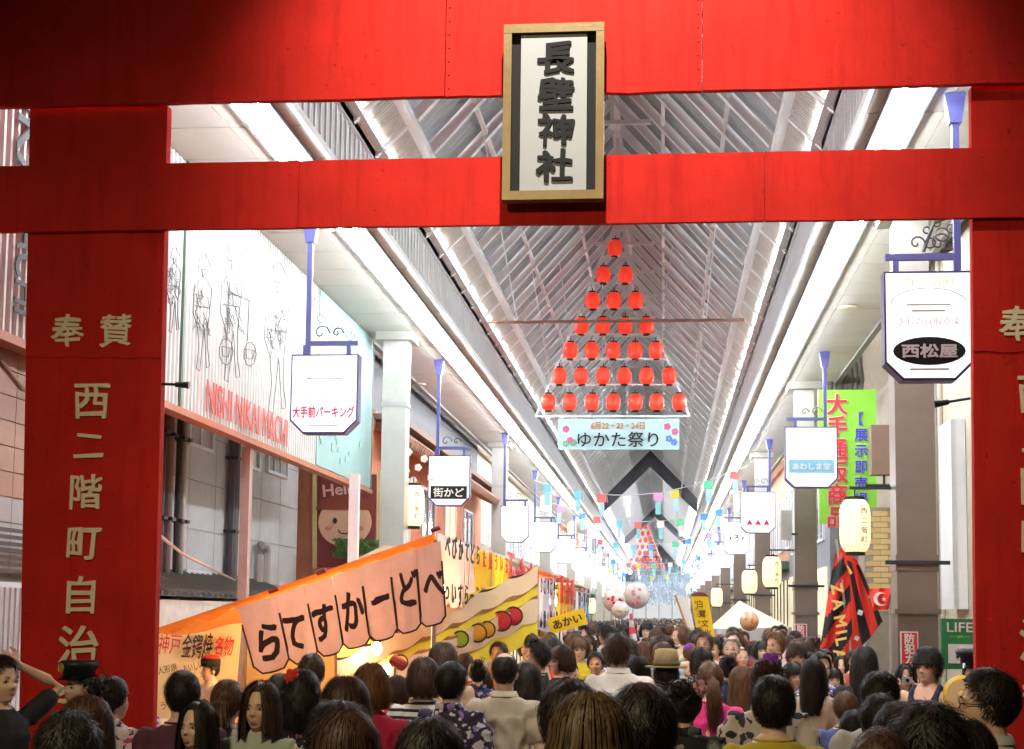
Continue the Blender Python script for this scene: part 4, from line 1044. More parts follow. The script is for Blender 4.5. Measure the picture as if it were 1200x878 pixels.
# white, yellow and further norens along the street side
def side_noren(y0, y1, z, drop, n, m, lab, words=None, wm=INK, X=SXF, hh=.2, fat=.02):
    t, cent, nrm_ = noren('side_noren', lab, ((X, y0, z), (X, y1, z)), (drop, drop), n, m, y0, outline=False)
    if words:
        for k, (p, w_) in enumerate(cent):
            s = words[k % len(words)]
            column_text(s, (X+.06, p.y, z-drop*.16), (X+.06, p.y, z-drop*.8), drop*.62/max(1,len(s)), wm, t, LEFTW, fat=fat, brush=.05, w=1.5)
    return t
side_noren(13.05, 15.7, 2.66, .66, 6, WHITEC, 'white noren banner with black brush writing next to the pink one', ['べっ','びい','かす','てら','どー','らら'], INK)
side_noren(15.75, 19.2, 2.64, .62, 6, YELLOWC, 'yellow noren banner with red and black writing behind the white one', ['たこ','焼き','うま','いよ','玉せ','ん'], REDP)
side_noren(19.4, 23.0, 2.58, .80, 6, [WHITEC, mat('pink_cloth', (.80,.42,.50), .85)], 'white and pink noren banner of the third stall', ['かき','氷','いち','ご','メロ','ン'], REDP)
side_noren(23.3, 27.5, 2.55, .85, 6, [mat('lilac_cloth', (.62,.55,.70), .85), WHITEC], 'lilac and white noren banner of the fourth stall', ['りん','ご飴'], INK)
side_noren(28, 33, 2.55, .8, 6, [YELLOWC, mat('orange_cloth', (.80,.30,.05), .8)], 'yellow and orange noren banner of the fifth stall', ['焼','そば'], REDP)
side_noren(34, 40, 2.5, .8, 6, [WHITEC, mat('blue_cloth', (.15,.30,.60), .8)], 'white and blue noren banner of the sixth stall', ['ラ','ムネ'], INK)
# canopies of the further stalls
for k, (y0, y1, m, lab) in enumerate(((17.4,23.2,mat('canopy_white', (.72,.66,.55), .8),'plain pale canopy stall, second in the row'),(23.4,27.7,ORANGE,'orange canopy stall, third in the row'),(28,33.4,mat('canopy_red', (.6,.08,.05), .8),'red canopy stall, fourth in the row'),(34,40.5,mat('canopy_white', (.72,.66,.55), .8),'pale canopy stall, last in the row'))):
    t = thing('market_stall', (-3, (y0+y1)/2, 0), lab, 'stall', 'stalls along the left side')
    b = MB(); b.prism([(SXF-.03, y0, 2.69), (SXF-1.3, y0, 2.74), (-4.2, y0, 2.3), (-4.2, y0, 2.27), (SXF-1.3, y0, 2.70), (SXF-.03, y0, 2.655)], (0,1,0), y1-y0); b.build('canopy', m, t)
    for x in (SXF-.06, -4.15):
        for yy in (y0+.05, y1-.05): b = MB(); b.tube([(x,yy,0),(x,yy,2.3 if x < -3 else 2.64)], .022, 6); b.build('stall_leg', GREYM, t)
    b = MB(); b.box(SXF-1.1, SXF-.08, y0+.3, y1-.3, 0, .9); b.build('counter', mat('counter_wood', (.45,.25,.1), .6), t)
    b = MB(); b.box(SXF-.8, SXF-.5, y0+.8, y0+.95, 2.2, 2.3); b.build('stall_lamp', BULB, t)
# wavy yellow picture board of the crepe stall
cb = thing('crepe_board', atY(520,700,13.6), 'yellow picture board with wavy cream bands and fruit below the noren banners', 'board')
def cbp(u, v, d=0.0):
    t = (u-395)/230.0; return atY(u, v, 13.35+2.6*max(0,t)-d)
def band(uvs_top, uvs_bot, m, d, name):
    b = MB(); n = len(uvs_top); T = [cbp(*p, d) for p in uvs_top]; Bq = [cbp(*p, d) for p in uvs_bot]
    vs = T+Bq; vs += [p+Vector((0,.012,0)) for p in vs]
    fs = [(i, i+1, n+i+1, n+i) for i in range(n-1)] + [(2*n+i, 3*n+i, 3*n+i+1, 2*n+i+1) for i in range(n-1)]
    fs += [(i, 2*n+i, 2*n+i+1, i+1) for i in range(n-1)] + [(n+i, n+i+1, 3*n+i+1, 3*n+i) for i in range(n-1)]
    b.add(vs, fs); return b.build(name, m, cb)
us = [395+ (630-395)*k/40 for k in range(41)]
def wave(off, amp=5, per=34): return [(u, 800-(u-395)*.47 + off + amp*abs(math.sin((u+off*3)*math.pi/per))) for u in us]
YB = mat('yellow_print', (.92,.72,.05), .6, var=.06); CB = mat('cream_print', (.86,.66,.42), .6, var=.05)
band([(u, 742-(u-395)*.30) for u in us], wave(60, 0), YB, 0, 'yellow_field')
band(wave(-28), wave(-6), CB, .03, 'cream_wave'); band(wave(-29.5), wave(-27.5), OUTL, .025, 'wave_line'); band(wave(-6.5), wave(-4.5), mat('brown_line', (.35,.15,.05), .7), .035, 'wave_line')
band(wave(8), wave(34), CB, .03, 'cream_wave'); band(wave(6.5), wave(8.5), mat('brown_line', (.35,.15,.05), .7), .035, 'wave_line')
for u, v, r, m in ((540,749,9,(.25,.50,.04)),(560,742,10,(.85,.55,.05)),(571,738,9,(.85,.55,.05)),(588,728,11,(.65,.04,.05)),(602,722,10,(.65,.04,.05)),(470,776,8,(.75,.30,.08)),(440,745,6,(.75,.20,.05))):
    c = cbp(u, v, .06); k = r*c.y/F; b = MB(); b.ell(c, (k,.02,k), 14, 8); fo = b.build('fruit_print', mat('fruit_%d_%d' % (int(m[0]*100), int(m[1]*100)), m, .6, var=.1), cb)
    b = MB(); n = 18; b.tube([c+Vector((k*1.05*math.cos(6.283*q/n), -.02, k*1.05*math.sin(6.283*q/n))) for q in range(n+1)], .008, 4); b.build('outline', OUTL, fo)
text('クレープ', cbp(447,742,.08), .16, mat('brown_line', (.35,.15,.05), .7), cb, w=.5, roll=.45, brush=.05, fat=.02)
text('いろいろ', cbp(505,712,.08), .14, REDP, cb, w=.4, roll=.45, brush=.05, fat=.01)
ss = thing('sausage_sign', atY(466,775,13.2), 'small red sausage-shaped sign on a stick in front of the bulbs', 'sign')
b = MB(); a = atY(457,771,13.1); c = atY(476,782,13.1); b.tube([a, a.lerp(c,.1), a.lerp(c,.9), c], [.02,.05,.05,.02], 10); b.build('sausage', mat('sausage_red', (.45,.06,.05), .5), ss)
b = MB(); b.tube([a.lerp(c,.35), atY(462,800,13.1)], .012, 6); b.build('stick', CREAM, ss)
# diagonal yellow sign, blue traffic sign, tall yellow banner, cone etc.
ys = thing('yellow_banner', atY(665,727,21), 'yellow banner hung aslant with dark brown hiragana, above the crowd left of centre', 'banner')
c = atY(665,728,21); R_ = Matrix.Rotation(rad(-17), 3, 'Y'); b = MB()
hw, hh = .265, .115
b.prism([Vector((c.x,21,c.z)) + R_ @ Vector(p) for p in ((-hw,0,-hh),(hw,0,-hh),(hw,0,hh),(-hw,0,hh))], (0,1,0), .02); b.build('cloth', YELLOWC, ys)
text('あかい', (c.x,20.97,c.z), .125, INK, ys, w=.42, roll=rad(17), fat=.025, brush=.05)
b = MB(); b.tube([(c.x-.27,21.02,c.z+.0),(c.x-.29,21.02,.0)], .015, 6); b.build('pole', GREYM, ys)
bl = thing('blue_road_sign', atY(666,707,40), 'round blue pedestrian road sign above the yellow banner', 'sign')
c = atY(666,708,38); b = MB(); b.tube([(c.x,38,c.z),(c.x,38.03,c.z)], .2, 24); b.build('disc', mat('traffic_blue', (.03,.14,.50), .4), bl)
b = MB(); b.ell((c.x,37.98,c.z+.08),(.03,.01,.03),8,6); b.prism([(c.x-.06,37.98,c.z-.12),(c.x+.06,37.98,c.z-.12),(c.x+.03,37.98,c.z+.05),(c.x-.03,37.98,c.z+.05)], (0,1,0), .01); b.build('figure_mark', WHITEB, bl)
b = MB(); b.tube([(c.x,38.06,0),(c.x,38.06,c.z+.2)], .03, 8); b.build('pole', GREYM, bl)
nr = thing('red_road_sign', atY(644,706,36), 'small dark red round sign beside the blue road sign', 'sign')
c = atY(644,706,36); b = MB(); b.tube([(c.x,36,c.z),(c.x,36.03,c.z)], .15, 20); b.build('disc', mat('dull_red_sign', (.35,.05,.06), .5), nr); b = MB(); b.tube([(c.x,36.06,0),(c.x,36.06,c.z)], .025, 6); b.build('pole', GREYM, nr)
tb_ = thing('tall_yellow_banner', atY(824,748,22), 'tall yellow banner with black writing held above the crowd right of centre', 'banner')
Yb = 21.0; P = [atY(810,699,Yb), atY(829,695,Yb), atY(838,749,Yb), atY(818,753,Yb)]
b = MB(); b.prism(P, (0,1,0), .02); b.build('cloth', YELLOWC, tb_)
b = MB(); n = 10; c = atY(820,698,Yb); b.prism([(c.x+.12*math.cos(math.pi*k/n)-.004, Yb-.01, c.z-.01+.06*math.sin(math.pi*k/n)) for k in range(n+1)], (0,1,0), .03); b.build('dark_cap', mat('cap_brown', (.12,.03,.02), .7), tb_)
column_text('白鷺文化', atY(820,708,Yb-.03), atY(829,742,Yb-.03), .10, INK, tb_, brush=.05, fat=.01)
column_text('ゆかたまつり', atY(815,706,Yb-.03), atY(822,744,Yb-.03), .05, INK, tb_, brush=.05)
b = MB(); b.tube([(P[2].x-.05,Yb+.03,0),(P[2].x-.12,Yb+.03,P[2].z+.1)], .015, 6); b.build('pole', GREYM, tb_)
wp = thing('white_board', atY(800,730,20), 'white leaning board with a brown edge left of the tall yellow banner', 'board')
P = [atY(791,697,22), atY(806,700,22), atY(817,752,22), atY(812,756,22)]
b = MB(); b.prism(P, (0,1,0), .03); b.build('panel', WHITEB, wp); b = MB(); b.bar(P[0], P[3], .03); b.build('edge', mat('wood_edge', (.40,.2,.1), .6), wp)
b = MB(); b.bar((P[2].x,22.05,0), (P[2].x-.03,22.05,P[2].z), .03); b.build('leg', GREYM, wp)
rc = thing('striped_cone', atY(741,745,24), 'pink and white striped pointed cone standing above the crowd at centre', 'cone')
cb_ = atY(743,759,24); ct = atY(739,719,24)
for k in range(5):
    a0, a1 = k/5, (k+1)/5; b = MB(); b.tube([cb_.lerp(ct,a0), cb_.lerp(ct,a1)], [.075*(1-a0*.72), .075*(1-a1*.72)], 14); b.build('stripe_band', mat('hot_pink_red', (.75,.05,.10), .5) if k % 2 == 0 else WHITEC, rc)
b = MB(); b.tube([(cb_.x,24,0), cb_], .02, 6); b.build('pole', GREYM, rc)
# balloons
def balloon(u, v, r, Y, m, m2, lab):
    c = atY(u, v, Y); R0 = r*Y/F; t = thing('printed_balloon', c, lab, 'balloon', 'printed balloons above the crowd')
    b = MB(); b.ell(c, (R0,R0,R0*1.03), 20, 14); b.build('skin', m, t, smooth=True)
    b = MB(); rr = random.Random(int(u))
    for k in range(7):
        a = rr.uniform(0,6.28); q = rr.uniform(.1,.75); p = Vector((q*math.cos(a), -math.sqrt(1-q*q), q*math.sin(a)))*R0*1.0; b.ell(c+p, (R0*.16,.015,R0*.13), 8, 6)
    b.build('print_patch', m2, t)
    b = MB(); b.tube([c-Vector((0,0,R0)), Vector((c.x+.05,Y,1.2))], .005, 4); b.build('string', WHITEC, t)
PEARL = mat('pearl_balloon', (.75,.68,.66), .2, var=.08, coat=.5)
balloon(720,704,13,32,PEARL,REDP,'pearly printed balloon, upper left of the cluster at the centre of the arcade'); balloon(746,698,15,33,PEARL,mat('pinkb', (.75,.25,.35), .5),'pearly printed balloon, biggest of the cluster at the centre of the arcade'); balloon(727,715,10,31,PEARL,mat('goldb', (.7,.5,.15), .5),'small pearly balloon below the cluster at the centre')
balloon(878,728,11,24,mat('amber_balloon', (.70,.45,.28), .25, var=.1, coat=.5),mat('orange_b', (.75,.22,.04), .5),'amber printed balloon in front of the white tent on the right')
# white tent on the right
tt = thing('white_tent', (2.0, 33, 0), 'white peaked tent on the right side behind the amber balloon', 'tent')
A, Bt, C = atY(838,735,30), atY(862,703,30), atY(926,728,30)
cz = atY(838,737,30).z
pk = Vector((Bt.x+.15, 31.5, Bt.z)); cr = [Vector((A.x,30,cz)), Vector((C.x,30,cz+.05)), Vector((C.x,33.5,cz+.05)), Vector((A.x,33.5,cz))]
b = MB(); 
for k in range(4): b.add([cr[k], cr[(k+1)%4], pk], [(0,1,2)])
b.build('roof', mat('tent_cream', (.72,.64,.50), .7, var=.05), tt)
b = MB()
for k in range(4): b.add([cr[k], cr[(k+1)%4], cr[(k+1)%4]-Vector((0,0,.28)), cr[k]-Vector((0,0,.28))], [(0,1,2,3)])
b.build('valance', WHITEC, tt)
for p in cr: b = MB(); b.tube([(p.x,p.y,0),(p.x,p.y,p.z)], .03, 6); b.build('tent_leg', GREYM, tt)

# flags
def flag(name, lab, pts, colors, Yf, words, pole, cresc=False):
    t = thing(name, pole[0], lab, 'flag', 'flags beside the brown column')
    a, b_, c, d = [atY(*p, Yf) for p in pts]; n, mrows = 30, 36
    vs = []
    for j in range(mrows+1):
        for i in range(n+1):
            L_ = a.lerp(d, j/mrows); R__ = b_.lerp(c, j/mrows); p = L_.lerp(R__, i/n); p.y += .06*math.sin(i*.32+j*.14) - .02; vs.append(p)
    for m, test in colors:
        fs = [(j*(n+1)+i, j*(n+1)+i+1, (j+1)*(n+1)+i+1, (j+1)*(n+1)+i) for j in range(mrows) for i in range(n) if test(i/n, j/mrows)]
        fb = MB(); fb.add(vs, fs); fb.build('cloth', m, t, smooth=True)
    b = MB(); b.tube(pole, .018, 7); b.build('pole', GREYM, t)
    for (s, u, v, h, roll, m) in words: text(s, atY(u, v, Yf-.12), h, m, t, roll=roll, fat=.03)
FR = mat('flag_red', (.72,.035,.02), .75, var=.08); FB = mat('flag_black', (.012,.012,.014), .75, var=0)
Yf = 20
def pv(u, v, Y=Yf): return atY(u, v, Y)
flag('football_flag', 'big red and black flag with vertical outlined lettering, left of the two flags', [(981,636),(994,668),(1001,772),(955,792)],
     [(FR, lambda x, y: int(x*2.2+y*5.4) % 2 == 0), (FB, lambda x, y: int(x*2.2+y*5.4) % 2 == 1)], Yf,
     [(ch, u, v, .15, -1.35, m) for ch, u, v in (('Z',981,690),('A',982,708),('M',985,728),('I',986,741),('L',986,752),('A',984,767),('N',983,784)) for m in (mat('flag_gold', (.70,.50,.15), .6, var=0),)],
     [pv(980,632), pv(1000,790), Vector((pv(1006,790).x, Yf, .8))])
flag('football_flag', 'red and black striped flag drooping to the right of its pole, beside the brown column', [(984,640),(1003,655),(1035,728),(1000,770)],
     [(FR, lambda x, y: int(x*3.6) % 2 == 0 or y < .1), (FB, lambda x, y: int(x*3.6) % 2 == 1 and y >= .1)], Yf+.35,
     [('E', 989, 672, .2, -1.0, mat('flag_gold', (.70,.50,.15), .6, var=0)), ('◆', 1008, 718, .09, .5, WHITEC), ('◆', 1019, 700, .06, .5, mat('flag_green', (.05,.35,.12), .7)), ('◆', 1004, 748, .08, .3, WHITEC)],
     [pv(981,636,Yf+.4), pv(1001,785,Yf+.4), Vector((pv(1004,785).x, Yf+.4, .8))])
flag('pennant', 'small red pennant with white zigzag marks above the two big flags', [(996,664),(1006,662),(1018,690),(1000,690)],
     [(FR, lambda x, y: True)], Yf+.7, [('M', 1005, 680, .10, -.6, WHITEC)], [pv(996,662,Yf+.7), pv(1003,700,Yf+.7), Vector((pv(1005,700).x, Yf+.7, .8))])
flag('red_flag', 'small red flag with a white crescent next to the brown column', [(1018,690),(1042,689),(1043,714),(1022,716)],
     [(FR, lambda x, y: True)], Yf-.3, [], [pv(1043,686,Yf-.3), pv(1044,790,Yf-.3), Vector((pv(1044,790).x, Yf-.3, 1.0))])
cf = [o for o in COL.objects if o.name.startswith('red_flag')][0]
c = atY(1032, 702, Yf-.45); cm = MB(); n = 16
outer = [(c.x+.09*math.cos(a), c.y, c.z+.09*math.sin(a)) for a in [.7+ (2*math.pi-1.4)*k/n for k in range(n+1)]]
inner = [(c.x+.03+.07*math.cos(a), c.y, c.z+.07*math.sin(a)) for a in [.75+ (2*math.pi-1.5)*k/n for k in range(n+1)]]
for k in range(n): cm.add([outer[k], outer[k+1], inner[k+1], inner[k]], [(0,1,2,3)])
cm.build('crescent', WHITEC, cf); text('★', (c.x+.04, c.y, c.z), .06, WHITEC, cf)

# wind chimes with paper strips hung on lines across the arcade
chc = [(.75,.60,.05),(.10,.35,.70),(.10,.55,.30),(.75,.15,.15),(.65,.30,.60),(.85,.83,.80),(.20,.60,.75)]
chm = [mat('chime_%d' % i, c, .4, var=.03) for i, c in enumerate(chc)]
strip = [mat('strip_blue', (.40,.68,.82), .8, var=0), mat('strip_white', (.80,.80,.80), .8, var=0), mat('strip_teal', (.25,.62,.66), .8, var=0)]
bells = []
for m in chm:
    b = MB(); b.prism([(-.10,0,-.09),(.10,0,-.09),(.10,0,.09),(-.10,0,.09)], (0,1,0), .05); bells.append(b.mesh('chime_card', m))
strips = []
for m in strip:
    b = MB(); b.box(-.06,.06,.0,.006,-.40,-.10); strips.append(b.mesh('paper_strip', m))
rc_ = random.Random(11); cn = 0
chwords = ['yellow','blue','green','red','violet','white','pale blue']
line_spec = [(34.5, 4.95, -3.0, 1.9, 8, .35), (42, 5.0, -3.2, 1.9, 9, -.05), (52, 4.75, -3.2, 1.9, 8, .1), (66, 4.6, -3.3, 1.9, 8, 0), (84, 4.5, -3.3, 1.9, 7, .1)]
for li, (y, z, xa, xb, n, dz) in enumerate(line_spec):
    lt_ = thing('chime_line', (XC, y, z), ['nearest','second','third','fourth','farthest'][li] + ' line of wind chimes strung across the arcade under the lantern triangle', 'wind chimes', 'lines of wind chimes across the arcade')
    b = MB(); b.tube([(xa+(xb-xa)*k/8, y, z+.10-.5*math.sin(math.pi*k/8)+dz*k/8) for k in range(9)], .010, 4); b.build('line', WHITEC, lt_)
    for k in range(n):
        s = (k+.5+rc_.uniform(-.2,.2))/n; x = xa+(xb-xa)*s; zz = z-.5*math.sin(math.pi*s)+dz*s
        rz = rc_.uniform(-.6,.6)
        c_ = link('chime_card', rc_.choice(bells), lt_, (x-XC, 0, zz-z), (0,rc_.uniform(-.1,.1),rz)); link('paper_strip', rc_.choice(strips), c_)
# shimmering streamers deep in the arcade
sm_ = mat('streamer_silver', (.34,.44,.56), .3, .3, var=.2, scale=20)
for k in range(6):
    y = 70+k*9; b = MB()
    for q in range(150):
        x = rc_.uniform(-1.6, 1.5); z0 = rc_.uniform(2.9, 4.6); b.box(x, x+.05, y, y+.01, z0-.16, z0)
    for q in range(18):
        x = -1.6+3.1*q/17; b.box(x, x+.008, y+.005, y+.01, 2.9, 5.0)
    t = b.build('streamer_curtain', sm_, label=['nearest','second','third','fourth','fifth','farthest'][k]+' glittering paper streamer curtain deep in the arcade', cat='streamers', group='streamer curtains'); t['kind'] = 'stuff'
# ironwork at the top right
iw = thing('iron_scrollwork', (2.8, 15, 5.6), 'black iron scrollwork bracket beside the top of the right column', 'bracket')
for u, v, r in ((1104,275,8),(1090,285,6),(1115,268,5),(1098,262,4),(1112,288,6),(1086,270,4)):
    c = atY(u, v, 14.5); k = r*14.5/F; b = MB(); b.tube([c+Vector((k*math.cos(6.283*q/14), 0, k*math.sin(6.283*q/14))) for q in range(15)], .009, 5); b.build('iron_ring', DARKM, iw)
b = MB(); pts = [atY(1082,295,14.5), atY(1094,262,14.5), atY(1110,255,14.5), atY(1122,252,14.5)]; b.tube(pts, .02, 6); b.tube([atY(1084,298,14.5), atY(1120,298,14.5)], .012, 6); b.build('arm', DARKM, iw)
for u, v in ((994,360),(378,266),(490,450)):
    c = atZ(u, v, 6.24); b = MB(); b.tube([(c.x,c.y,6.21),(c.x,c.y,6.245)], .14, 18); b.build('ceiling_speaker', mat('cream_plastic', (.55,.50,.36), .5), roof)
# ================================================================== PEOPLE
DG = None
def evaluated(me, mods):
    """apply modifiers to a mesh and return the result"""
    o = bpy.data.objects.new('tmp', me); COL.objects.link(o)
    for t, kw in mods:
        md = o.modifiers.new(t, t)
        for k, v in kw.items(): setattr(md, k, v)
    dg = bpy.context.evaluated_depsgraph_get(); ev = o.evaluated_get(dg)
    r = bpy.data.meshes.new_from_object(ev); COL.objects.unlink(o); bpy.data.objects.remove(o); return r
def getco(me):
    a = np.empty(len(me.vertices)*3); me.vertices.foreach_get('co', a); return a.reshape(-1, 3)
def setco(me, a): me.vertices.foreach_set('co', a.ravel()); me.update()
def smooth_on(me): me.polygons.foreach_set('use_smooth', [True]*len(me.polygons))
def eloft(mb, secs, n=18):
    """elliptical sections (x, y, z, rx, ry)"""
    vs = []; fs = []
    for (x, y, z, rx, ry) in secs:
        for k in range(n):
            a = 2*math.pi*k/n; vs.append((x+rx*math.cos(a), y+ry*math.sin(a), z))
    for i in range(len(secs)-1):
        for k in range(n): fs.append((i*n+k, i*n+(k+1)%n, (i+1)*n+(k+1)%n, (i+1)*n+k))
    fs.append(tuple(range(n))[::-1]); fs.append(tuple((len(secs)-1)*n+k for k in range(n))); mb.add(vs, fs)
def caps(mb, pts, rs, n=10):
    """tapered limb with round ends"""
    P = [Vector(p) for p in pts]
    a = (P[0]-P[1]).normalized(); b = (P[-1]-P[-2]).normalized()
    pp = [P[0]+a*rs[0]*.85, P[0]+a*rs[0]*.55] + P + [P[-1]+b*rs[-1]*.55, P[-1]+b*rs[-1]*.85]
    rr = [rs[0]*.3, rs[0]*.8] + list(rs) + [rs[-1]*.8, rs[-1]*.3]
    mb.tube(pp, rr, n)

# arm joints: shoulder, elbow, wrist, palm centre, direction of fingers.  x>0 side, mirrored for the other
ARM = {
 'down':  [(.178,.0,1.375),(.235,.03,1.10),(.245,-.06,.86),(.242,-.085,.79),(0,-.25,-1)],
 'bent':  [(.178,.0,1.375),(.235,.02,1.10),(.17,-.20,1.08),(.13,-.26,1.09),(-.6,-.8,.1)],
 'phone': [(.178,.0,1.375),(.24,-.12,1.16),(.10,-.30,1.44),(.075,-.31,1.51),(-.25,-.1,1)],
 'head':  [(.178,.0,1.40),(.36,-.03,1.55),(.15,.03,1.66),(.10,.045,1.70),(-1,.15,.25)],
 'mega':  [(.178,.0,1.375),(.27,-.12,1.18),(.17,-.30,1.36),(.14,-.34,1.41),(-.3,-.6,.8)],
 'chin':  [(.178,.0,1.375),(.21,-.16,1.14),(.08,-.24,1.36),(.05,-.22,1.43),(-.3,.2,1)],
}
def hand(mb, wrist, palm, d, side, curl=.5):
    w = Vector(wrist); p = Vector(palm); d = Vector(d).normalized()
    u = Vector((1,0,0)) if abs(d.x) < .7 else Vector((0,1,0))
    s = d.cross(u).normalized(); n = s.cross(d).normalized()      # s: across the palm, n: palm normal
    mb.tube([w, w.lerp(p,.4), p, p+d*.045], [.024,.03,.038,.030], 10, sq=(1,.55) )
    for k, (o, L, r) in enumerate(((-.027,.062,.0095),(-.009,.072,.0098),(.009,.067,.0096),(.026,.052,.0088))):
        b = p+d*.035+s*o; m1 = b+d*L*.5 - n*L*.08*curl; t = b+d*L*(.95-.25*curl) - n*L*.55*curl
        caps(mb, [b, m1, t], [r, r*.93, r*.8], 7)
    b = p - d*.02 - s*.03; caps(mb, [b, b-s*.022+d*.028, b-s*.024+d*.055-n*.01*curl], [.0125,.011,.009], 7)
def arms_of(pose): return pose if isinstance(pose, tuple) else (pose, pose)
def joint(pose, side):
    a = ARM[arms_of(pose)[0 if side > 0 else 1]]
    return [Vector((side*p[0], p[1], p[2])) for p in a[:4]] + [Vector((side*a[4][0], a[4][1], a[4][2]))]
def torso_secs(f, g=0.0, top=1.48):
    w = .93 if f else 1.0
    S = [(0,.005,.80,.155,.105),(0,.005,.88,.170*(1.04 if f else 1),.118),(0,.0,.98,.150*w,.105),(0,.0,1.08,.140*w,.100),(0,.0,1.20,.158*w,.110),
         (0,.0,1.30,.172*w,.112),(0,.005,1.372,.168*w,.096),(0,.014,1.418,.128*w,.078),(0,.020,1.450,.084*w,.066),(0,.022,1.472,.066*w,.058)]
    return [(x,y,z,rx+g,ry+g) for x,y,z,rx,ry in S if z <= top]
BODY = {}
def body_mesh(f, pose):
    key = (f, pose)
    if key in BODY: return BODY[key]
    mb = MB(); ns = .88 if f else 1.0
    eloft(mb, torso_secs(f))
    caps(mb, [(0,.020,1.38),(0,.022,1.45),(0,.012,1.52)], [.062*ns,.054*ns,.056*ns], 14)
    # head
    mb.ell((0,.018,1.612), (.075,.094,.098), 22, 16); mb.ell((0,-.022,1.568), (.064,.068,.088), 20, 14)
    mb.ell((0,-.040,1.510), (.038,.040,.036), 16, 10); mb.ell((0,-.01,1.535), (.056,.055,.055), 16, 10)
    mb.ell((0,-.088,1.585), (.0085,.014,.030), 10, 8); mb.ell((0,-.097,1.562), (.013,.015,.011), 10, 8)
    for s in (-1,1):
        mb.ell((s*.010,-.088,1.559), (.009,.010,.008), 8, 6)
        mb.ell((s*.076,.018,1.578), (.009,.020,.033), 10, 8, rot=Matrix.Rotation(s*.3,3,'Z'))
        j = joint(pose, s); k = .86 if f else 1.0
        caps(mb, [j[0], j[0].lerp(j[1],.5), j[1], j[1].lerp(j[2],.35), j[2]], [.052*k,.043*k,.036*k,.037*k,.024*k], 12)
        hand(mb, j[2], j[3], j[4], s, .8 if arms_of(pose)[0 if s>0 else 1] != 'down' else .45)
        mb.tube([(s*.085,0,.86),(s*.09,-.005,.68),(s*.095,-.01,.49),(s*.095,.015,.32),(s*.095,.02,.09)], [.088,.075,.052,.054,.035], 12)
        mb.ell((s*.10,-.03,.04), (.042,.115,.04), 12, 8)
    me = evaluated(mb.mesh('body', SKIN, True), [('REMESH', dict(mode='VOXEL', voxel_size=.0085)), ('SMOOTH', dict(factor=.5, iterations=3))])
    a = getco(me)
    def push(cx, cy, cz, sx, sy, sz, amt):
        w = np.exp(-(((a[:,0]-cx)/sx)**2 + ((a[:,1]-cy)/sy)**2 + ((a[:,2]-cz)/sz)**2)); a[:,1] += amt*w
    for s in (-1,1):
        push(s*.031,-.08,1.588,.016,.03,.011,.009); push(s*.031,-.085,1.610,.022,.03,.008,-.004); push(s*.045,-.06,1.556,.018,.03,.018,-.004)
    push(0,-.09,1.532,.022,.03,.006,-.003); push(0,-.09,1.519,.018,.03,.005,-.0025); push(0,-.08,1.507,.02,.03,.006,.003); push(0,-.08,1.495,.014,.03,.010,-.003)
    setco(me, a); smooth_on(me); me.materials.clear(); me.materials.append(SKIN); me.name = 'body'
    BODY[key] = me; return me
SKIN = bpy.data.materials.new('skin'); SKIN.use_nodes = True; MATS['skin'] = SKIN
def skin_mat(name, col):
    if name in MATS: return MATS[name]
    m = mat(name, col, .5, var=.07, scale=14, bump=.06, bscale=150); b = m.node_tree.nodes['Principled BSDF']
    b.inputs['Subsurface Weight'].default_value = .05; b.inputs['Subsurface Radius'].default_value = (.012,.005,.003); return m
SK = [skin_mat('skin_light', (.74,.49,.35)), skin_mat('skin_medium', (.66,.42,.29)), skin_mat('skin_warm', (.60,.37,.24))]
# face pieces
def face_meshes():
    d = {}
    m = MB(); m.ell((0,0,0), (.0135,.006,.0060), 14, 8, 0); m.ell((0,-.0040,0), (.0056,.0036,.0056), 12, 8, 1)
    m.tube([(-.0145,-.003,-.0005),(-.008,-.0068,.0052),(0,-.0078,.0066),(.008,-.0068,.0052),(.0145,-.003,.0)], .0014, 5, 1)
    d['eye'] = m.mesh('eye', [mat('eye_white', (.62,.60,.57), .25, var=0), mat('iris_dark', (.012,.008,.006), .15, var=0)], True)
    m = MB(); m.tube([(-.017,.002,-.002),(-.008,-.002,.0025),(.004,-.002,.003),(.016,.003,-.001)], [.0012,.0026,.0026,.001], 6)
    d['eyebrow'] = m.mesh('eyebrow', mat('brow_dark', (.025,.016,.012), .8, var=0), True)
    m = MB(); m.tube([(-.021,.006,0),(-.010,.0005,.0024),(0,-.001,.0018),(.010,.0005,.0024),(.021,.006,0)], [.0008,.0022,.0019,.0022,.0008], 8)
    m.tube([(-.018,.006,-.002),(-.008,.0,-.0050),(.008,.0,-.0050),(.018,.006,-.002)], [.0008,.0027,.0027,.0008], 8)
    d['mouth'] = m.mesh('mouth', mat('lip', (.42,.17,.14), .4, var=0), True)
    return d
FACE = face_meshes()
def add_face(body, pivot_rot=None):
    for s in (-1,1):
        link('eye', FACE['eye'], body, (s*.031,-.0745,1.588), (0,0,s*.28)); link('eyebrow', FACE['eyebrow'], body, (s*.031,-.0865,1.611), (0,0,s*.25), (s*1.0,1,1))
    link('mouth', FACE['mouth'], body, (0,-.0985,1.5255))

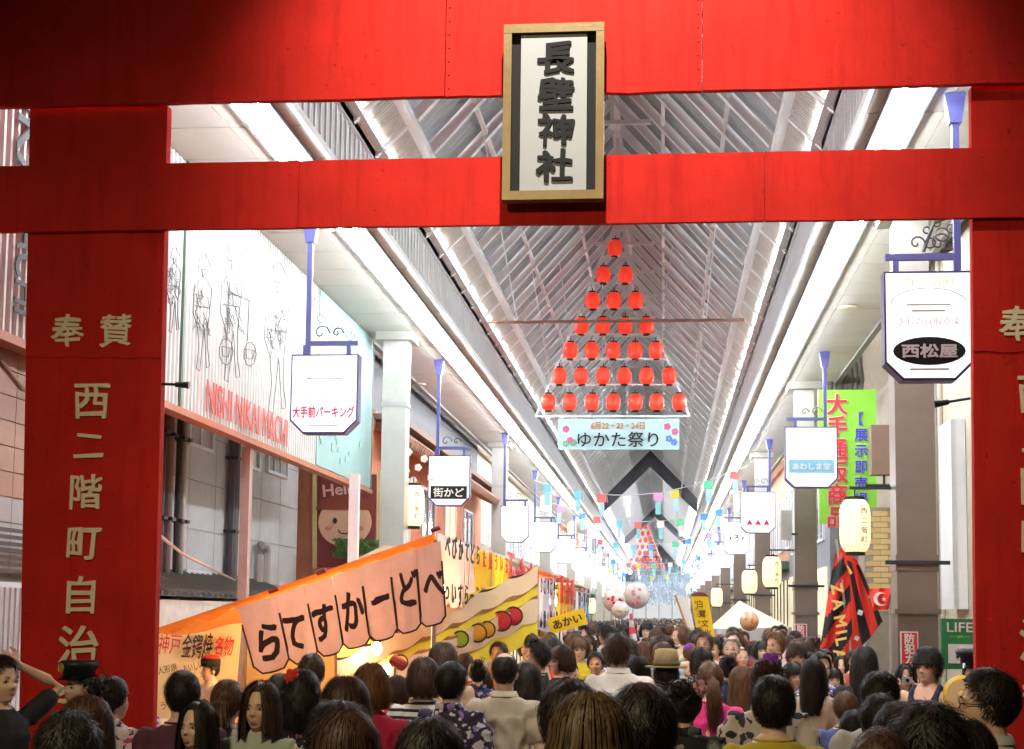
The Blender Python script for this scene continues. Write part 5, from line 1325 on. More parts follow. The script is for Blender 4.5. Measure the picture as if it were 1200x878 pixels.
# ---- hair
HC_ = Vector((0,.018,1.612)); HR = Vector((.078,.097,.101))
def sk(az, th):      # az: 0 = front (-Y), grows towards +X; th from the crown
    return Vector((math.sin(th)*math.sin(az)*HR.x, -math.sin(th)*math.cos(az)*HR.y, math.cos(th)*HR.z))
def hairline(az, bangs, full):
    a = abs((az+math.pi) % (2*math.pi) - math.pi)      # 0 front .. pi back
    zf = 1.622 if bangs else 1.672
    ks = [(0,zf),(.55,zf-.004),(.85,1.645 if not bangs else 1.60),(1.15,1.60),(1.35,1.565 if not full else 1.50),(1.6,1.555 if not full else 1.50),(2.0,1.508),(math.pi,1.478)]
    return float(np.interp(a, [k[0] for k in ks], [k[1] for k in ks]))
def th_for_z(z): return math.acos(max(-1, min(1, (z-HC_.z)/HR.z)))
HAIR = {}
def hair_mesh(style, seed=0):
    key = (style, seed)
    if key in HAIR: return HAIR[key]
    r = random.Random(hash_(style)+seed*13); nz = seed*7.7
    bangs = style in ('bob','long_bangs','messy','bowl'); full = style in ('bob','long','long_bangs','curly','bowl')
    T = dict(short=.015, crop=.007, spiky=.016, bob=.018, long=.013, long_bangs=.015, ponytail=.013, updo=.014, curly=.030, messy=.028, bowl=.026, thin=.006)[style]
    mb = MB(); nu, nv = 40, 26; vs = []; fs = []
    for i in range(nv+1):
        th = .001 + (math.pi*.86)*i/nv
        for k in range(nu):
            az = 2*math.pi*k/nu; p = sk(az, th); z = HC_.z + p.z; zl = hairline(az, bangs, full)
            e = max(0, min(1, (z-zl)/.022)); e = e*e*(3-2*e)
            n_ = noise.noise(Vector((p.x*22+nz, p.y*22, p.z*14)))
            streak = .35*math.sin(az*34 + 3*n_ + seed) * .0022
            t = T*(.85+.55*n_) + streak + (.012 if style in ('curly','messy') else .004)*noise.noise(p*55+Vector((nz,0,0)))
            if style == 'thin' and th < .65: t = -.004
            f_ = 1 + (t*e - .010*(1-e))/p.length
            vs.append(HC_ + p*f_)
    for i in range(nv):
        for k in range(nu): fs.append((i*nu+k, i*nu+(k+1)%nu, (i+1)*nu+(k+1)%nu, (i+1)*nu+k))
    fs.append(tuple(range(nu))); mb.add(vs, fs)
    def strand(pts, w, n_dir):
        """flat tapered ribbon"""
        L = len(pts); vs = []
        for i, p in enumerate(pts):
            t = i/(L-1); ww = w*(.55+.6*math.sin(math.pi*min(1,t*.9+.1)))*(1-t**3*.9)
            d = (pts[min(i+1,L-1)]-pts[max(i-1,0)]).normalized(); s = d.cross(n_dir(p)).normalized()
            vs += [p-s*ww/2, p+s*ww/2]
        mb.add(vs, [(2*i,2*i+1,2*i+3,2*i+2) for i in range(L-1)])
    outn = lambda p: (Vector((p.x, p.y-.018, (p.z-1.6)*.6))).normalized()
    wh = Vector((.0,.035,0))
    if style in ('short','crop','spiky','thin','messy'):
        N = dict(short=1700, crop=900, spiky=1500, thin=500, messy=1900)[style]
        for _ in range(N):
            az = r.uniform(0, 2*math.pi); zl = hairline(az, bangs, False); thm = th_for_z(zl); th = r.uniform(.0,1)**.6*thm*.97
            if style == 'thin' and th < .6: continue
            ln = {'short':.45,'crop':.2,'spiky':.32,'thin':.3,'messy':.6}[style]*r.uniform(.6,1.2); lift = {'short':.008,'crop':.004,'spiky':.024,'thin':.002,'messy':.018}[style]*r.uniform(.2,1.3)
            daz = r.uniform(-.35,.35) * (2 if style == 'messy' else 1); pts = []
            for i in range(5):
                t = i/4; q = sk(az+daz*t, min(th+ln*t*.9, thm+(.05 if abs((az+math.pi)%(2*math.pi)-math.pi) < 1.3 else (.10 if abs((az+math.pi)%(2*math.pi)-math.pi) < 2.1 else .22)))); 
                zz = HC_.z+q.z
                pts.append(HC_ + q*(1+(T*.95 + .003 + lift*t*t*1.5 - .004*(t==1))/q.length))
            strand(pts, r.uniform(.0018,.0042), outn)
    if style in ('bob','bowl','long','long_bangs','curly','ponytail','updo'):
        zend = dict(bob=1.475, bowl=1.50, long=1.27, long_bangs=1.24, curly=1.40, ponytail=0, updo=0)[style]
    if style in ('ponytail','updo'):
        tie = Vector((0,.112,1.625 if style == 'ponytail' else 1.66))
        for _ in range(750):
            az = r.uniform(0, 2*math.pi); zl = hairline(az, False, False); q0 = sk(az, th_for_z(zl)*r.uniform(.75,.98)); q1 = tie-HC_
            pts = []
            for i in range(7):
                t = i/6; q = q0.lerp(q1, t); n_ = q.normalized(); k = 1/math.sqrt((n_.x/HR.x)**2+(n_.y/HR.y)**2+(n_.z/HR.z)**2); pts.append(HC_ + n_*(k+T+.003+r.uniform(0,.003)))
            strand(pts, r.uniform(.003,.006), outn)
        if style == 'ponytail':
            mb.ell(tie+Vector((0,.012,0)), (.02,.018,.018), 10, 8)
            mb.tube([tie+Vector((0,.01,0)), tie+Vector((0,.045,-.03)), tie+Vector((0,.06,-.12)), tie+Vector((0,.055,-.24)), tie+Vector((.005,.05,-.33))], [.014,.028,.034,.026,.004], 10)
            for _ in range(420):
                o = Vector((r.gauss(0,.017), r.gauss(0,.014), 0)); e = 1+r.uniform(-.2,.15); w = r.uniform(-.01,.01)
                strand([tie+Vector((0,.01,0)), tie+Vector((0,.045,-.03))+o, tie+Vector((w,.062,-.12))+o*1.4, tie+Vector((w*2,.057,-.24*e))+o*1.3, tie+Vector((w*2.5,.05,-.34*e))+o*.5], r.uniform(.003,.006), outn)
        else:
            for _ in range(1 + 6):
                c = tie + Vector((r.uniform(-.035,.035), r.uniform(-.01,.03), r.uniform(-.015,.045))); mb.ell(c, (.030,.028,.030), 10, 8)
            for _ in range(90):
                c = tie + Vector((r.gauss(0,.03), r.gauss(.012,.018), r.gauss(.015,.03))); R0 = r.uniform(.010,.024); a0 = r.uniform(0,6.28); ax = Vector((r.gauss(0,1),r.gauss(0,1),r.gauss(0,1))).normalized(); u = ax.orthogonal().normalized(); v = ax.cross(u)
                strand([c+(u*math.cos(a0+t*.8)+v*math.sin(a0+t*.8))*R0*(1+.1*t)+ax*t*.003 for t in range(7)], r.uniform(.004,.009), lambda p, ax=ax: ax)
    elif style in ('bob','bowl','long','long_bangs','curly'):
        # curtain volume behind and beside the head
        m2 = 26; secs = 9; a0 = 1.05; vs = []; fs = []
        wid = .012 if style != 'curly' else .03
        for j in range(secs+1):
            t = j/secs; z = 1.63 - (1.63-zend)*t
            for layer in (0,1):
                for k in range(m2+1):
                    az = a0 + (2*math.pi-2*a0)*k/m2; zr = min(1,max(0,(z-HC_.z)/HR.z)); base = 1.0 if z < 1.60 else math.sqrt(max(.05,1-zr*zr))
                    rr = (HR.x+T+.006-.018*layer - (.012 if style in ('bob','bowl') else .0)*t*t) + wid*math.sin(t*2.4)*(1-layer) + .007*noise.noise(Vector((az*2.6+nz, t*(2 if style!='curly' else 6), layer)))*(1-layer)*(1 if style != 'curly' else 3)
                    narrow = 1 - (.10 if style.startswith('long') else 0)*max(0,t-.35)
                    back = 1.14
                    vs.append(Vector((math.sin(az)*rr*base*narrow, .018 - math.cos(az)*rr*base*back + (.018*max(0,t-.3) if style.startswith('long') else 0), z + .01*math.sin(k*1.7+seed)*t*t)))
        row = 2*(m2+1)
        for j in range(secs):
            for k in range(m2):
                for layer in (0,1):
                    b0 = j*row+layer*(m2+1)+k; fs.append((b0, b0+1, b0+row+1, b0+row))
            for k in (0, m2): b0 = j*row+k; fs.append((b0, b0+m2+1, b0+m2+1+row, b0+row))
        for k in range(m2): b0 = secs*row+k; fs.append((b0, b0+1, b0+m2+2, b0+m2+1))
        mb.add(vs, fs)
        N = dict(bob=1700, bowl=1500, long=1900, long_bangs=1900, curly=1100)[style]
        for _ in range(N):
            az = r.uniform(a0*.92, 2*math.pi-a0*.92); ze = zend + r.gauss(0,.012 if style != 'curly' else .04); pts = []
            w = r.uniform(-.06,.06); th0 = r.uniform(.25,.7); ex = r.uniform(.0,.006) + (r.uniform(0,.012) if r.random() < .15 else 0)
            for i in range(9):
                t = i/8; th = th0 + (1.57-th0)*min(1, t/.38)
                if t <= .38: q = sk(az, th); pts.append(HC_ + q*(1+(T+.004+ex)/q.length))
                else:
                    tt = (t-.38)/.62; z = 1.612-(1.612-ze)*tt; rr = HR.x+T+.008+ex + wid*math.sin(tt*2.2) - (.012 if style in ('bob','bowl') else 0)*tt*tt
                    aa = az + w*tt + (.25*math.sin(tt*9+az*5) if style == 'curly' else 0); narrow = 1-(.10 if style.startswith('long') else 0)*max(0,tt-.35)
                    cur = .010*math.sin(tt*14+az*9) if style == 'curly' else 0
                    pts.append(Vector((math.sin(aa)*(rr+cur)*narrow, .018-math.cos(aa)*(rr+cur)*1.14 + (.018*max(0,tt-.3) if style.startswith('long') else 0), z)))
            strand(pts, r.uniform(.002,.0046), outn)
        if bangs:
            for _ in range(420):
                az = r.uniform(-1.0,1.0); ze = 1.617 + r.gauss(0,.005) - .012*abs(az); pts = []
                for i in range(6):
                    t = i/5; q = sk(az*(.5+.5*t), .15+ (th_for_z(ze)-.15)*t); pts.append(HC_ + q*(1+(T+.004)/q.length))
                strand(pts, r.uniform(.002,.0045), outn)
        else:
            for s in (-1,1):
                for _ in range(230):
                    ze = 1.55 if style != 'long' else 1.42; ze += r.gauss(0,.03); a1 = s*r.uniform(.45,1.15); pts = []
                    for i in range(8):
                        t = i/7
                        if t < .5: q = sk(s*.15+(a1-s*.15)*(t/.5)**1.3, .25+1.1*t*2*.9); pts.append(HC_ + q*(1+(T*.9+.003)/q.length))
                        else:
                            tt = (t-.5)*2; l = pts[-1] if i == 0 else None; z = 1.615-(1.615-ze)*tt; rr = HR.x+.012+.008*math.sin(tt*3); pts.append(Vector((math.sin(a1)*rr*1.02, .018-math.cos(a1)*rr*1.1, z)))
                    strand(pts, r.uniform(.002,.004), outn)
    for _ in range(60 if style not in ('crop','thin') else 0):      # flyaway hairs
        az = r.uniform(1.0, 5.3); th = r.uniform(.2, 1.3); pts = []; lf = r.uniform(.006,.022); da = r.uniform(-.4,.4)
        for i in range(6):
            t = i/5; q = sk(az+da*t, th+.5*t); pts.append(HC_ + q*(1+(T+.003+lf*math.sin(t*2.6))/q.length))
        strand(pts, .0022, outn)
    me = mb.mesh('hair', HAIRM['black'], True); HAIR[key] = me; return me
def hash_(s): return sum(ord(c)*(i+3) for i, c in enumerate(s))
def hair_mat(name, c1, c2):
    m = bpy.data.materials.new('hair_'+name); m.use_nodes = True; nt = m.node_tree; b = nt.nodes['Principled BSDF']; L = nt.links.new
    tc = nt.nodes.new('ShaderNodeTexCoord'); mp = nt.nodes.new('ShaderNodeMapping'); mp.inputs['Scale'].default_value = (90,90,9)
    n = nt.nodes.new('ShaderNodeTexNoise'); n.inputs['Scale'].default_value = 1.0; n.inputs['Detail'].default_value = 3
    L(tc.outputs['Object'], mp.inputs[0]); L(mp.outputs[0], n.inputs['Vector'])
    r = nt.nodes.new('ShaderNodeValToRGB'); r.color_ramp.elements[0].position = .35; r.color_ramp.elements[1].position = .68
    r.color_ramp.elements[0].color = (*c1,1); r.color_ramp.elements[1].color = (*c2,1); L(n.outputs['Fac'], r.inputs[0]); L(r.outputs[0], b.inputs['Base Color'])
    b.inputs['Roughness'].default_value = .5; b.inputs['Specular IOR Level'].default_value = .28
    bp = nt.nodes.new('ShaderNodeBump'); bp.inputs['Strength'].default_value = .5; bp.inputs['Distance'].default_value = .004; L(n.outputs['Fac'], bp.inputs['Height']); L(bp.outputs[0], b.inputs['Normal'])
    return m
HAIRM = {n: hair_mat(n, a, b) for n, a, b in (('black',(.007,.006,.005),(.034,.026,.021)),('dark brown',(.026,.013,.008),(.085,.045,.026)),('brown',(.06,.028,.014),(.16,.078,.040)),('ginger',(.11,.045,.018),(.26,.11,.045)),('streaked blond',(.034,.021,.010),(.16,.105,.048)),('grey',(.10,.09,.08),(.26,.25,.24)))}

# ---- clothes
CLO = {}
def cloth_mesh(kind, f, pose):
    key = (kind, f, pose)
    if key in CLO: return CLO[key]
    mb = MB(); g = .013; vox = .012
    kimono = kind == 'kimono'
    if kind == 'tank': 
        S = torso_secs(f, g, 1.31) + [(0,-.002,1.35,.135,.116),(0,0,1.365,.12,.108)]; eloft(mb, S, 22)
        for s in (-1,1): mb.tube([(s*.088,-.095,1.34),(s*.092,-.062,1.405),(s*.092,.0,1.452),(s*.09,.06,1.43),(s*.088,.10,1.35)], .024, 8)
    else:
        S = torso_secs(f, g + (.012 if kimono else 0), 1.455); S[0] = (0,.005,.78,.175,.125); eloft(mb, S, 22)
    frac = dict(tee=.62, blouse=.55, shirt=.62, jacket=2, kimono=2, sleeveless=0, tank=0)[kind]
    for s in (-1,1):
        j = joint(pose, s); k = .9 if f else 1.0
        if frac == 0 and kind == 'sleeveless': mb.ell(j[0], (.066,.066,.066), 12, 8)
        if 0 < frac <= 1:
            e = j[0].lerp(j[1], frac); caps(mb, [j[0], j[0].lerp(e,.5), e], [.068*k,.064*k,.063*k], 14)
        elif frac == 2:
            rr = (.066,.060,.056) if kind == 'jacket' else (.080,.085,.095)
            e = j[1].lerp(j[2], .85 if kind == 'jacket' else .6)
            mb.tube([j[0]+Vector((-s*.05,0,.035)), j[0]+Vector((-s*.02,0,.02)), j[0].lerp(j[1],.15), j[0].lerp(j[1],.6), j[1], e], [rr[0]*.55, rr[0]*.95, rr[0], rr[0], rr[1], rr[2]], 14)
            if kimono:   # hanging sleeve
                c = j[1].lerp(e,.5); mb.add([(c.x-.02,c.y-.13,c.z+.03),(c.x+.02,c.y-.13,c.z+.03),(c.x+.02,c.y+.11,c.z+.03),(c.x-.02,c.y+.11,c.z+.03),(c.x-.022,c.y-.12,c.z-.36),(c.x+.022,c.y-.12,c.z-.36),(c.x+.022,c.y+.12,c.z-.36),(c.x-.022,c.y+.12,c.z-.36)],
                         [(0,3,2,1),(4,5,6,7),(0,1,5,4),(1,2,6,5),(2,3,7,6),(3,0,4,7)])
    if kimono: eloft(mb, [(0,.0,.10,.165,.14),(0,0,.4,.185,.15),(0,0,.86,.19,.145)], 20)
    me = evaluated(mb.mesh(kind, WHITEC, True), [('REMESH', dict(mode='VOXEL', voxel_size=vox)), ('SMOOTH', dict(factor=.5, iterations=4))])
    a = getco(me); nrm = np.empty(len(a)*3); me.vertices.foreach_get('normal', nrm); nrm = nrm.reshape(-1,3)
    d = np.zeros(len(a))
    for i in range(len(a)):
        x, y, z = a[i]
        q = noise.noise(Vector((x*9+z*5, y*9, z*7-x*6))); w = noise.noise(Vector((x*22, y*22, z*6+x*9)))
        d[i] = .011*(1-abs(q)*2.4) * (.4+.6*(z < 1.33)) + .004*w - .004
    a += nrm*d[:,None]; setco(me, a); smooth_on(me); me.materials.clear(); me.materials.append(WHITEC); me.name = kind
    CLO[key] = me; return me
def simple(name, fn, key, smooth=True):
    if key not in CLO:
        mb = MB(); fn(mb); CLO[key] = mb.mesh(name, WHITEC, smooth)
    return CLO[key]
def bottoms(kind):
    def tr(mb):
        eloft(mb, [(0,.005,.72,.16,.115),(0,.005,.86,.182,.13),(0,0,.985,.158,.115)], 20)
        for s in (-1,1): mb.tube([(s*.088,0,.84),(s*.095,-.005,.6),(s*.1,0,.3),(s*.1,.01,.06)], [.098,.08,.068,.062], 14)
    def sk_(mb):
        vs = []; fs = []; n = 40; rows = [(.985,.155,.112,0),(.86,.19,.145,.004),(.7,.22,.17,.012),(.5,.25,.20,.02)]
        for z, rx, ry, w in rows:
            for k in range(n): a = 6.2832*k/n; vs.append(((rx+w*math.sin(a*9))*math.cos(a), (ry+w*math.sin(a*9))*math.sin(a), z))
        for i in range(3):
            for k in range(n): fs.append((i*n+k, i*n+(k+1)%n, (i+1)*n+(k+1)%n, (i+1)*n+k))
        mb.add(vs, fs)
    return simple(kind, tr if kind == 'trousers' else sk_, ('b', kind))
def collar_shirt(mb):
    vs = []; fs = []; n = 22
    for z, k in ((1.440,1.20),(1.478,1.05),(1.481,1.16),(1.448,1.42)):
        for i in range(n):
            a = 6.2832*i/n; fr = max(0, -math.sin(a)); vs.append((.064*k*math.cos(a), .018+.060*k*math.sin(a), z-.022*fr*fr))
    for j in range(3):
        for i in range(n): fs.append((j*n+i, j*n+(i+1)%n, (j+1)*n+(i+1)%n, (j+1)*n+i))
    mb.add(vs, fs)
def collar_kimono(mb):
    for s in (-1,1): mb.tube([(0,.100,1.455),(s*.045,.088,1.463),(s*.078,.03,1.458),(s*.072,-.045,1.41),(s*.02,-.118,1.27),(-s*.04,-.132,1.16)], [.014]*6, 8, sq=(1,1.9))
def collar_tee(mb):
    n = 20; mb.tube([(.082*math.cos(6.2832*k/n), .018+.070*math.sin(6.2832*k/n), 1.452-.022*max(0,-math.sin(6.2832*k/n))) for k in range(n+1)], .007, 6)
def obi_f(mb):
    eloft(mb, [(0,0,1.02,.172,.132),(0,0,1.06,.178,.137),(0,0,1.17,.180,.138),(0,0,1.20,.176,.134)], 24)
def obi_bow(mb):
    for s in (-1,1): mb.ell((s*.085,.165,1.15), (.095,.035,.062), 14, 10, rot=Matrix.Rotation(s*.35,3,'Y'))
    mb.ell((0,.175,1.13), (.035,.035,.05), 10, 8); mb.box(-.05,-.005,.15,.165,.92,1.12); mb.box(.01,.055,.15,.168,.90,1.12)
def flower(par, loc, m, size=.035, name='hair_flower', center=None):
    if 'flower' not in CLO:
        mb = MB()
        for ring, (n, r, z) in enumerate(((6,.9,0),(5,.5,.35))):
            for k in range(n):
                a = 6.2832*k/n+ring*.5; mb.ell((r*math.cos(a), z, r*math.sin(a)), (.55,.16,.55), 8, 6, rot=Matrix.Rotation(.4*math.sin(a*3),3,'X'))
        mb.ell((0,.5,0), (.25,.2,.25), 8, 6); CLO['flower'] = mb.mesh('hair_flower', WHITEC, True)
    o = link(name, CLO['flower'], par, loc, (0,0,0), size); setm(o, m); return o
def setm(o, m):
    s = o.material_slots[0]; s.link = 'OBJECT'; s.material = m
SHOE = mat('dark_shoe', (.03,.025,.022), .5)
CLOTHC = {}
def cm(name, c, rough=.85):
    k = 'cloth_'+name.replace(' ','_')
    if k not in MATS: mat(k, c, rough, var=.07, scale=7, bump=.25, bscale=220)
    return MATS[k]
placed = []
def person(u, vtop, w, rz, hs, hc, top, topm, label, f=False, pose='down', bottom=('trousers', None), head=1.0, skin=0, seed=0, obi=None, Yfix=None, hat=0.0, face=None, group=None, lean=0):
    """u, vtop: where the top of the head is seen; w: head width with hair, in photo pixels; rz 0 = faces the camera, 180 = seen from behind"""
    hw = .195 if hs not in ('bob','long','long_bangs','curly','messy') else .215
    Y = Yfix or F*hw/w
    r0 = ray(u, vtop); H = 1.722 + hat
    for _ in range(40):
        z = CAM_Z + r0.z/r0.y*Y; s = z/H
        if s > 1.10: Y *= 1.03 if r0.z < 0 else .97; continue
        if s < .84: Y *= .97 if r0.z < 0 else 1.03; continue
        x = r0.x/r0.y*Y
        if any((x-p[0])**2 + (y_-Y)**2 < .30**2 for p in placed for y_ in (p[1],)): Y *= 1.018; continue
        break
    z = CAM_Z + r0.z/r0.y*Y; s = max(.80, min(1.15, z/H)); x = r0.x/r0.y*Y
    placed.append((x, Y))
    return person_at(x, Y, s, rz, hs, hc, top, topm, label, f, pose, bottom, skin, seed, obi, face, group, lean)
def person_at(x, Y, s, rz, hs, hc, top, topm, label, f=False, pose='down', bottom=('trousers', None), skin=0, seed=0, obi=None, face=None, group=None, lean=0):
    t = link('person', None, loc=(x, Y, 0), rot=(0, 0, rad(rz)), scl=s, label=label, cat='person', group=group)
    body = link('body', body_mesh(f, pose), t); setm(body, SK[skin % 3])
    if face is None: face = abs(((rz+180) % 360)-180) < 110
    if face: add_face(body)
    h = None
    if hs:
        h = link('hair', hair_mesh(hs, seed % 2), t); setm(h, HAIRM[hc])
        k = 1 + .03*((seed*7) % 5 - 2)/2; h.location = (0, .018*(1-k), 1.612*(1-k)); h.scale = (k,)*3
    c = link({'tee':'tee_shirt','kimono':'yukata','tank':'tank_top','blouse':'blouse','shirt':'shirt','jacket':'jacket','sleeveless':'sleeveless_top'}[top], cloth_mesh(top, f, pose), t); setm(c, topm)
    if top == 'kimono':
        k = link('collar', simple('collar', collar_kimono, 'ck'), c); setm(k, topm)
        om = obi or cm('red obi', (.55,.03,.05)); o = link('obi', simple('obi', obi_f, 'obi'), t); setm(o, om); b = link('obi_bow', simple('obi_bow', obi_bow, 'bow'), o); setm(b, om)
    else:
        k = link('collar', simple('collar', collar_shirt if top in ('shirt','jacket') else collar_tee, 'cs' if top in ('shirt','jacket') else 'ct'), c) if top not in ('tank','sleeveless') else None
        if k: setm(k, topm)
        bm = bottom[1] or cm('dark trousers', (.03,.035,.05)); b = link(bottom[0], bottoms(bottom[0]), t); setm(b, bm)
    for sx in (-1,1):
        if 'shoe' not in CLO:
            mb = MB(); mb.ell((0,-.03,.035), (.05,.135,.045), 12, 8); CLO['shoe'] = mb.mesh('shoe', SHOE, True)
        link('shoe', CLO['shoe'], t, (sx*.10, -.005, 0))
    t['_h'] = 1; del t['_h']
    return t
def child(p, name):
    return [c for c in p.children if c.name.split('.')[0] == name][0]

BK, DB, BR_, GI = 'black', 'dark brown', 'brown', 'ginger'
blk, wht, gry = cm('black', (.015,.015,.018)), cm('white', (.72,.71,.69)), cm('grey', (.34,.34,.35))
K1 = pattern_mat('yukata_pink_white', (.62,.55,.58), [(.50,.04,.25),(.08,.03,.10),(.75,.35,.5)], 16)
K2 = pattern_mat('yukata_purple_white', (.035,.025,.07), [(.68,.66,.76),(.30,.22,.60),(.70,.70,.75)], 11)
K3 = pattern_mat('yukata_black_white', (.02,.018,.022), [(.68,.66,.66),(.66,.20,.35)], 13)
K4 = pattern_mat('yukata_black_flower', (.012,.014,.016), [(.10,.14,.12),(.30,.30,.30)], 9)
K5 = pattern_mat('yukata_cream_black', (.66,.58,.50), [(.03,.03,.05),(.06,.05,.10)], 10)
K6 = pattern_mat('yukata_pale_pink', (.72,.45,.42), [(.75,.65,.60),(.55,.15,.20)], 18)
K7 = pattern_mat('yukata_navy', (.03,.05,.16), [(.60,.62,.70),(.50,.12,.20)], 15)
ST = pattern_mat('black_white_stripe', (.72,.70,.68), [(.012,.012,.014)], 21, kind='stripe')
PLAID = pattern_mat('grey_plaid', (.62,.62,.62), [(.16,.17,.18)], 45, kind='check')

# --- the people one can pick out, left to right ---
p = person(3,768,46,62,'short',BK,'tee',blk,'woman in a black T-shirt, one arm raised behind her head, at the far left', True, ('head','down'), skin=0)
pol = person(92,782,38,-28,'crop',BK,'shirt',cm('police grey blue', (.17,.21,.27)),'policeman in a black peaked cap standing before the left gate pillar', pose='down', bottom=('trousers', cm('police navy', (.03,.04,.08))))
def police_cap(t):
    cap = MB()
    eloft(cap, [(0,.010,1.660,.092,.112),(0,.010,1.705,.094,.114),(0,.004,1.72,.118,.136),(0,.0,1.748,.128,.142),(0,.006,1.768,.105,.118)], 26)
    c = link('peaked_cap', cap.mesh('peaked_cap', mat('cap_navy', (.010,.012,.020), .5), True), t)
    v = MB(); vs = []; n = 14
    for k in range(n+1):
        a = math.pi*(.12+.76*k/n); vs += [(math.cos(a)*.094, .01-math.sin(a)*.112, 1.672), (math.cos(a)*.100, .0-math.sin(a)*.160, 1.640)]
    v.add(vs, [(2*k,2*k+1,2*k+3,2*k+2) for k in range(n)]); link('visor', v.mesh('visor', mat('patent_black', (.008,.008,.010), .12), True), c)
    b = MB(); b.ell((0,-.138,1.722), (.020,.012,.024), 12, 8); b.tube([(.023*math.cos(6.28*k/12),-.146,1.722+.028*math.sin(6.28*k/12)) for k in range(13)], .004, 5); link('badge', b.mesh('badge', mat('badge_gold', (.75,.52,.12), .3, .7), True), c)
    return c
police_cap(pol)
person(105,818,70,172,'long',DB,'tee',cm('mustard', (.60,.47,.05)),'person with straight dark brown hair low in front of the left policeman', True, seed=1)
person(82,838,84,186,'messy',BK,'tee',cm('charcoal', (.06,.06,.07)),'person with tousled black hair, lowest head in the bottom left corner')
p = person(134,793,44,150,'updo',BK,'kimono',K1,'woman with curled black updo in a pink and white yukata by the left pillar', True, obi=cm('purple obi', (.25,.08,.30)))
p = person(163,799,35,62,'long',DB,'kimono',K1,'smiling woman in profile with a white flower band at the edge of the left pillar', True, obi=cm('purple obi', (.25,.08,.30)))
for a in (-.5,0,.5): flower(p, (.02+.05*a,.01,1.73-.03*abs(a)), cm('white', (.72,.71,.69)), .024)
person(214,786,46,205,'short',BK,'tee',cm('dark plum', (.10,.03,.06)),'man with short black hair in a dark top in front of the cream writing sheet')
w = person(246,772,30,-50,'crop',BK,'shirt',wht,'stall worker looking down in a black cap with a red crown', pose='bent', Yfix=14.2)
cp = MB(); eloft(cp, [(0,.01,1.635,.090,.110),(0,.01,1.70,.096,.114),(0,.01,1.725,.088,.104)], 22); link('bandana', cp.mesh('bandana', blk, True), w)
cp = MB(); eloft(cp, [(0,.01,1.7255,.090,.106),(0,.015,1.75,.080,.095),(0,.02,1.765,.05,.06)], 22); link('bandana_crown', cp.mesh('bandana_crown', cm('bandana red', (.65,.04,.03)), True), w)
person(230,822,54,-14,'long',BK,'blouse',cm('dark olive', (.08,.08,.05)),'young woman with long black hair facing the camera, lit yellow, near the left', True, skin=0)
p = person(268,796,44,176,'ponytail',BR_,'tee',cm('pale grey', (.58,.58,.60)),'person with tied-up brown hair in a white T-shirt with mirrored letters', True)
for s_, z in (('ELEM',1.285),('TU',1.215)):
    tm_ = textmesh(s_, MATS['black_paint'], .0); k = .055/tm_['h']
    o = link('lettering', tm_, p, (0,.148,z), None, (-k*.9,k,.05)); o.rotation_euler = (Matrix.Rotation(rad(180),3,'Z') @ Matrix.Rotation(rad(90),3,'X')).to_euler()
p = person(305,800,52,-6,'long',DB,'jacket',cm('pale green', (.42,.50,.40)),'woman with centre-parted dark hair in a pale green jacket, facing the camera', True, seed=1)
p = person(353,788,46,196,'curly',BK,'kimono',K3,'woman with curly black hair, red flower and a black and white yukata', True, obi=blk)
flower(p, (.055,.10,1.70), cm('coral red', (.75,.06,.04)), .036)
person(329,790,34,170,'short',BK,'tee',cm('brick', (.35,.08,.05)),'person with a black bob beside the woman with the red flower', seed=1)
person(366,764,38,182,'crop',DB,'shirt',PLAID,'man with cropped hair in a grey checked shirt under the pink noren')
person(397,827,80,10,'messy',BK,'tee',blk,'person with tousled black hair looking down, at the bottom left of centre', face=True)
person(437,779,46,172,'bob',GI,'tee',cm('crimson', (.55,.02,.07)),'person with a ginger bob in a crimson top, lit by the stall bulbs', True)
person(405,796,60,190,'bob',DB,'tee',cm('cream', (.62,.57,.40)),'person with a dark brown bob in a cream top with a black strap', True, seed=1)
person(408,836,88,184,'long',DB,'tee',cm('beige', (.5,.45,.33)),'person with long dark brown hair at the bottom, left of the striped shirt', True)
person(462,793,26,-70,'bob',DB,'tee',cm('crimson', (.55,.02,.07)),'child-sized person in profile with a dark bob before the bulbs', True)
person(497,772,40,180,'bob',DB,'tee',ST,'woman with a dark bob in a black and white striped shirt', True)
p = person(530,775,40,158,'short',BK,'kimono',K2,'person with short black hair in a purple, black and white yukata', True, obi=cm('red obi', (.55,.03,.05)))
person(520,755,34,176,'bob',DB,'tee',cm('tan', (.45,.33,.22)),'person with straight dark brown hair by the wavy yellow board', True, seed=1)
person(592,763,37,178,'thin',BK,'shirt',cm('beige shirt', (.52,.46,.36)),'broad man with thinning black hair in a beige collared shirt', bottom=('trousers', gry))
person(618,777,38,172,'long',BK,'tee',cm('off white', (.66,.64,.58)),'woman with long black hair in an off-white top and green skirt', True, bottom=('skirt', cm('sage', (.30,.38,.22))))
person(505,840,90,180,'short',BK,'tee',blk,'person with short black hair, head cut off by the bottom edge left of centre')
person(629,751,27,-82,'spiky',BK,'tee',blk,'young man in profile in a black T-shirt right of the stall', skin=2)
p = person(560,773,26,186,'updo',BK,'kimono',K7,'woman with black updo and a pale flower beside the beige-shirted man', True); flower(p, (-.06,.10,1.66), cm('pale yellow', (.75,.72,.50)), .03)
person(566,786,24,176,'bob',DB,'tee',wht,'child with a dark bob behind the beige-shirted man', True, seed=1)
person(545,766,25,180,'short',DB,'tee',cm('rust', (.45,.13,.05)),'person lit red in front of the wavy board')
person(584,752,23,-15,'short',DB,'shirt',cm('orange', (.62,.22,.04)),'stall worker with an orange-lit face beside the fruit pictures', face=True, skin=2)
person(656,758,26,-60,'bowl',DB,'tee',blk,'teenager with brown fringe in a black top looking left', True)
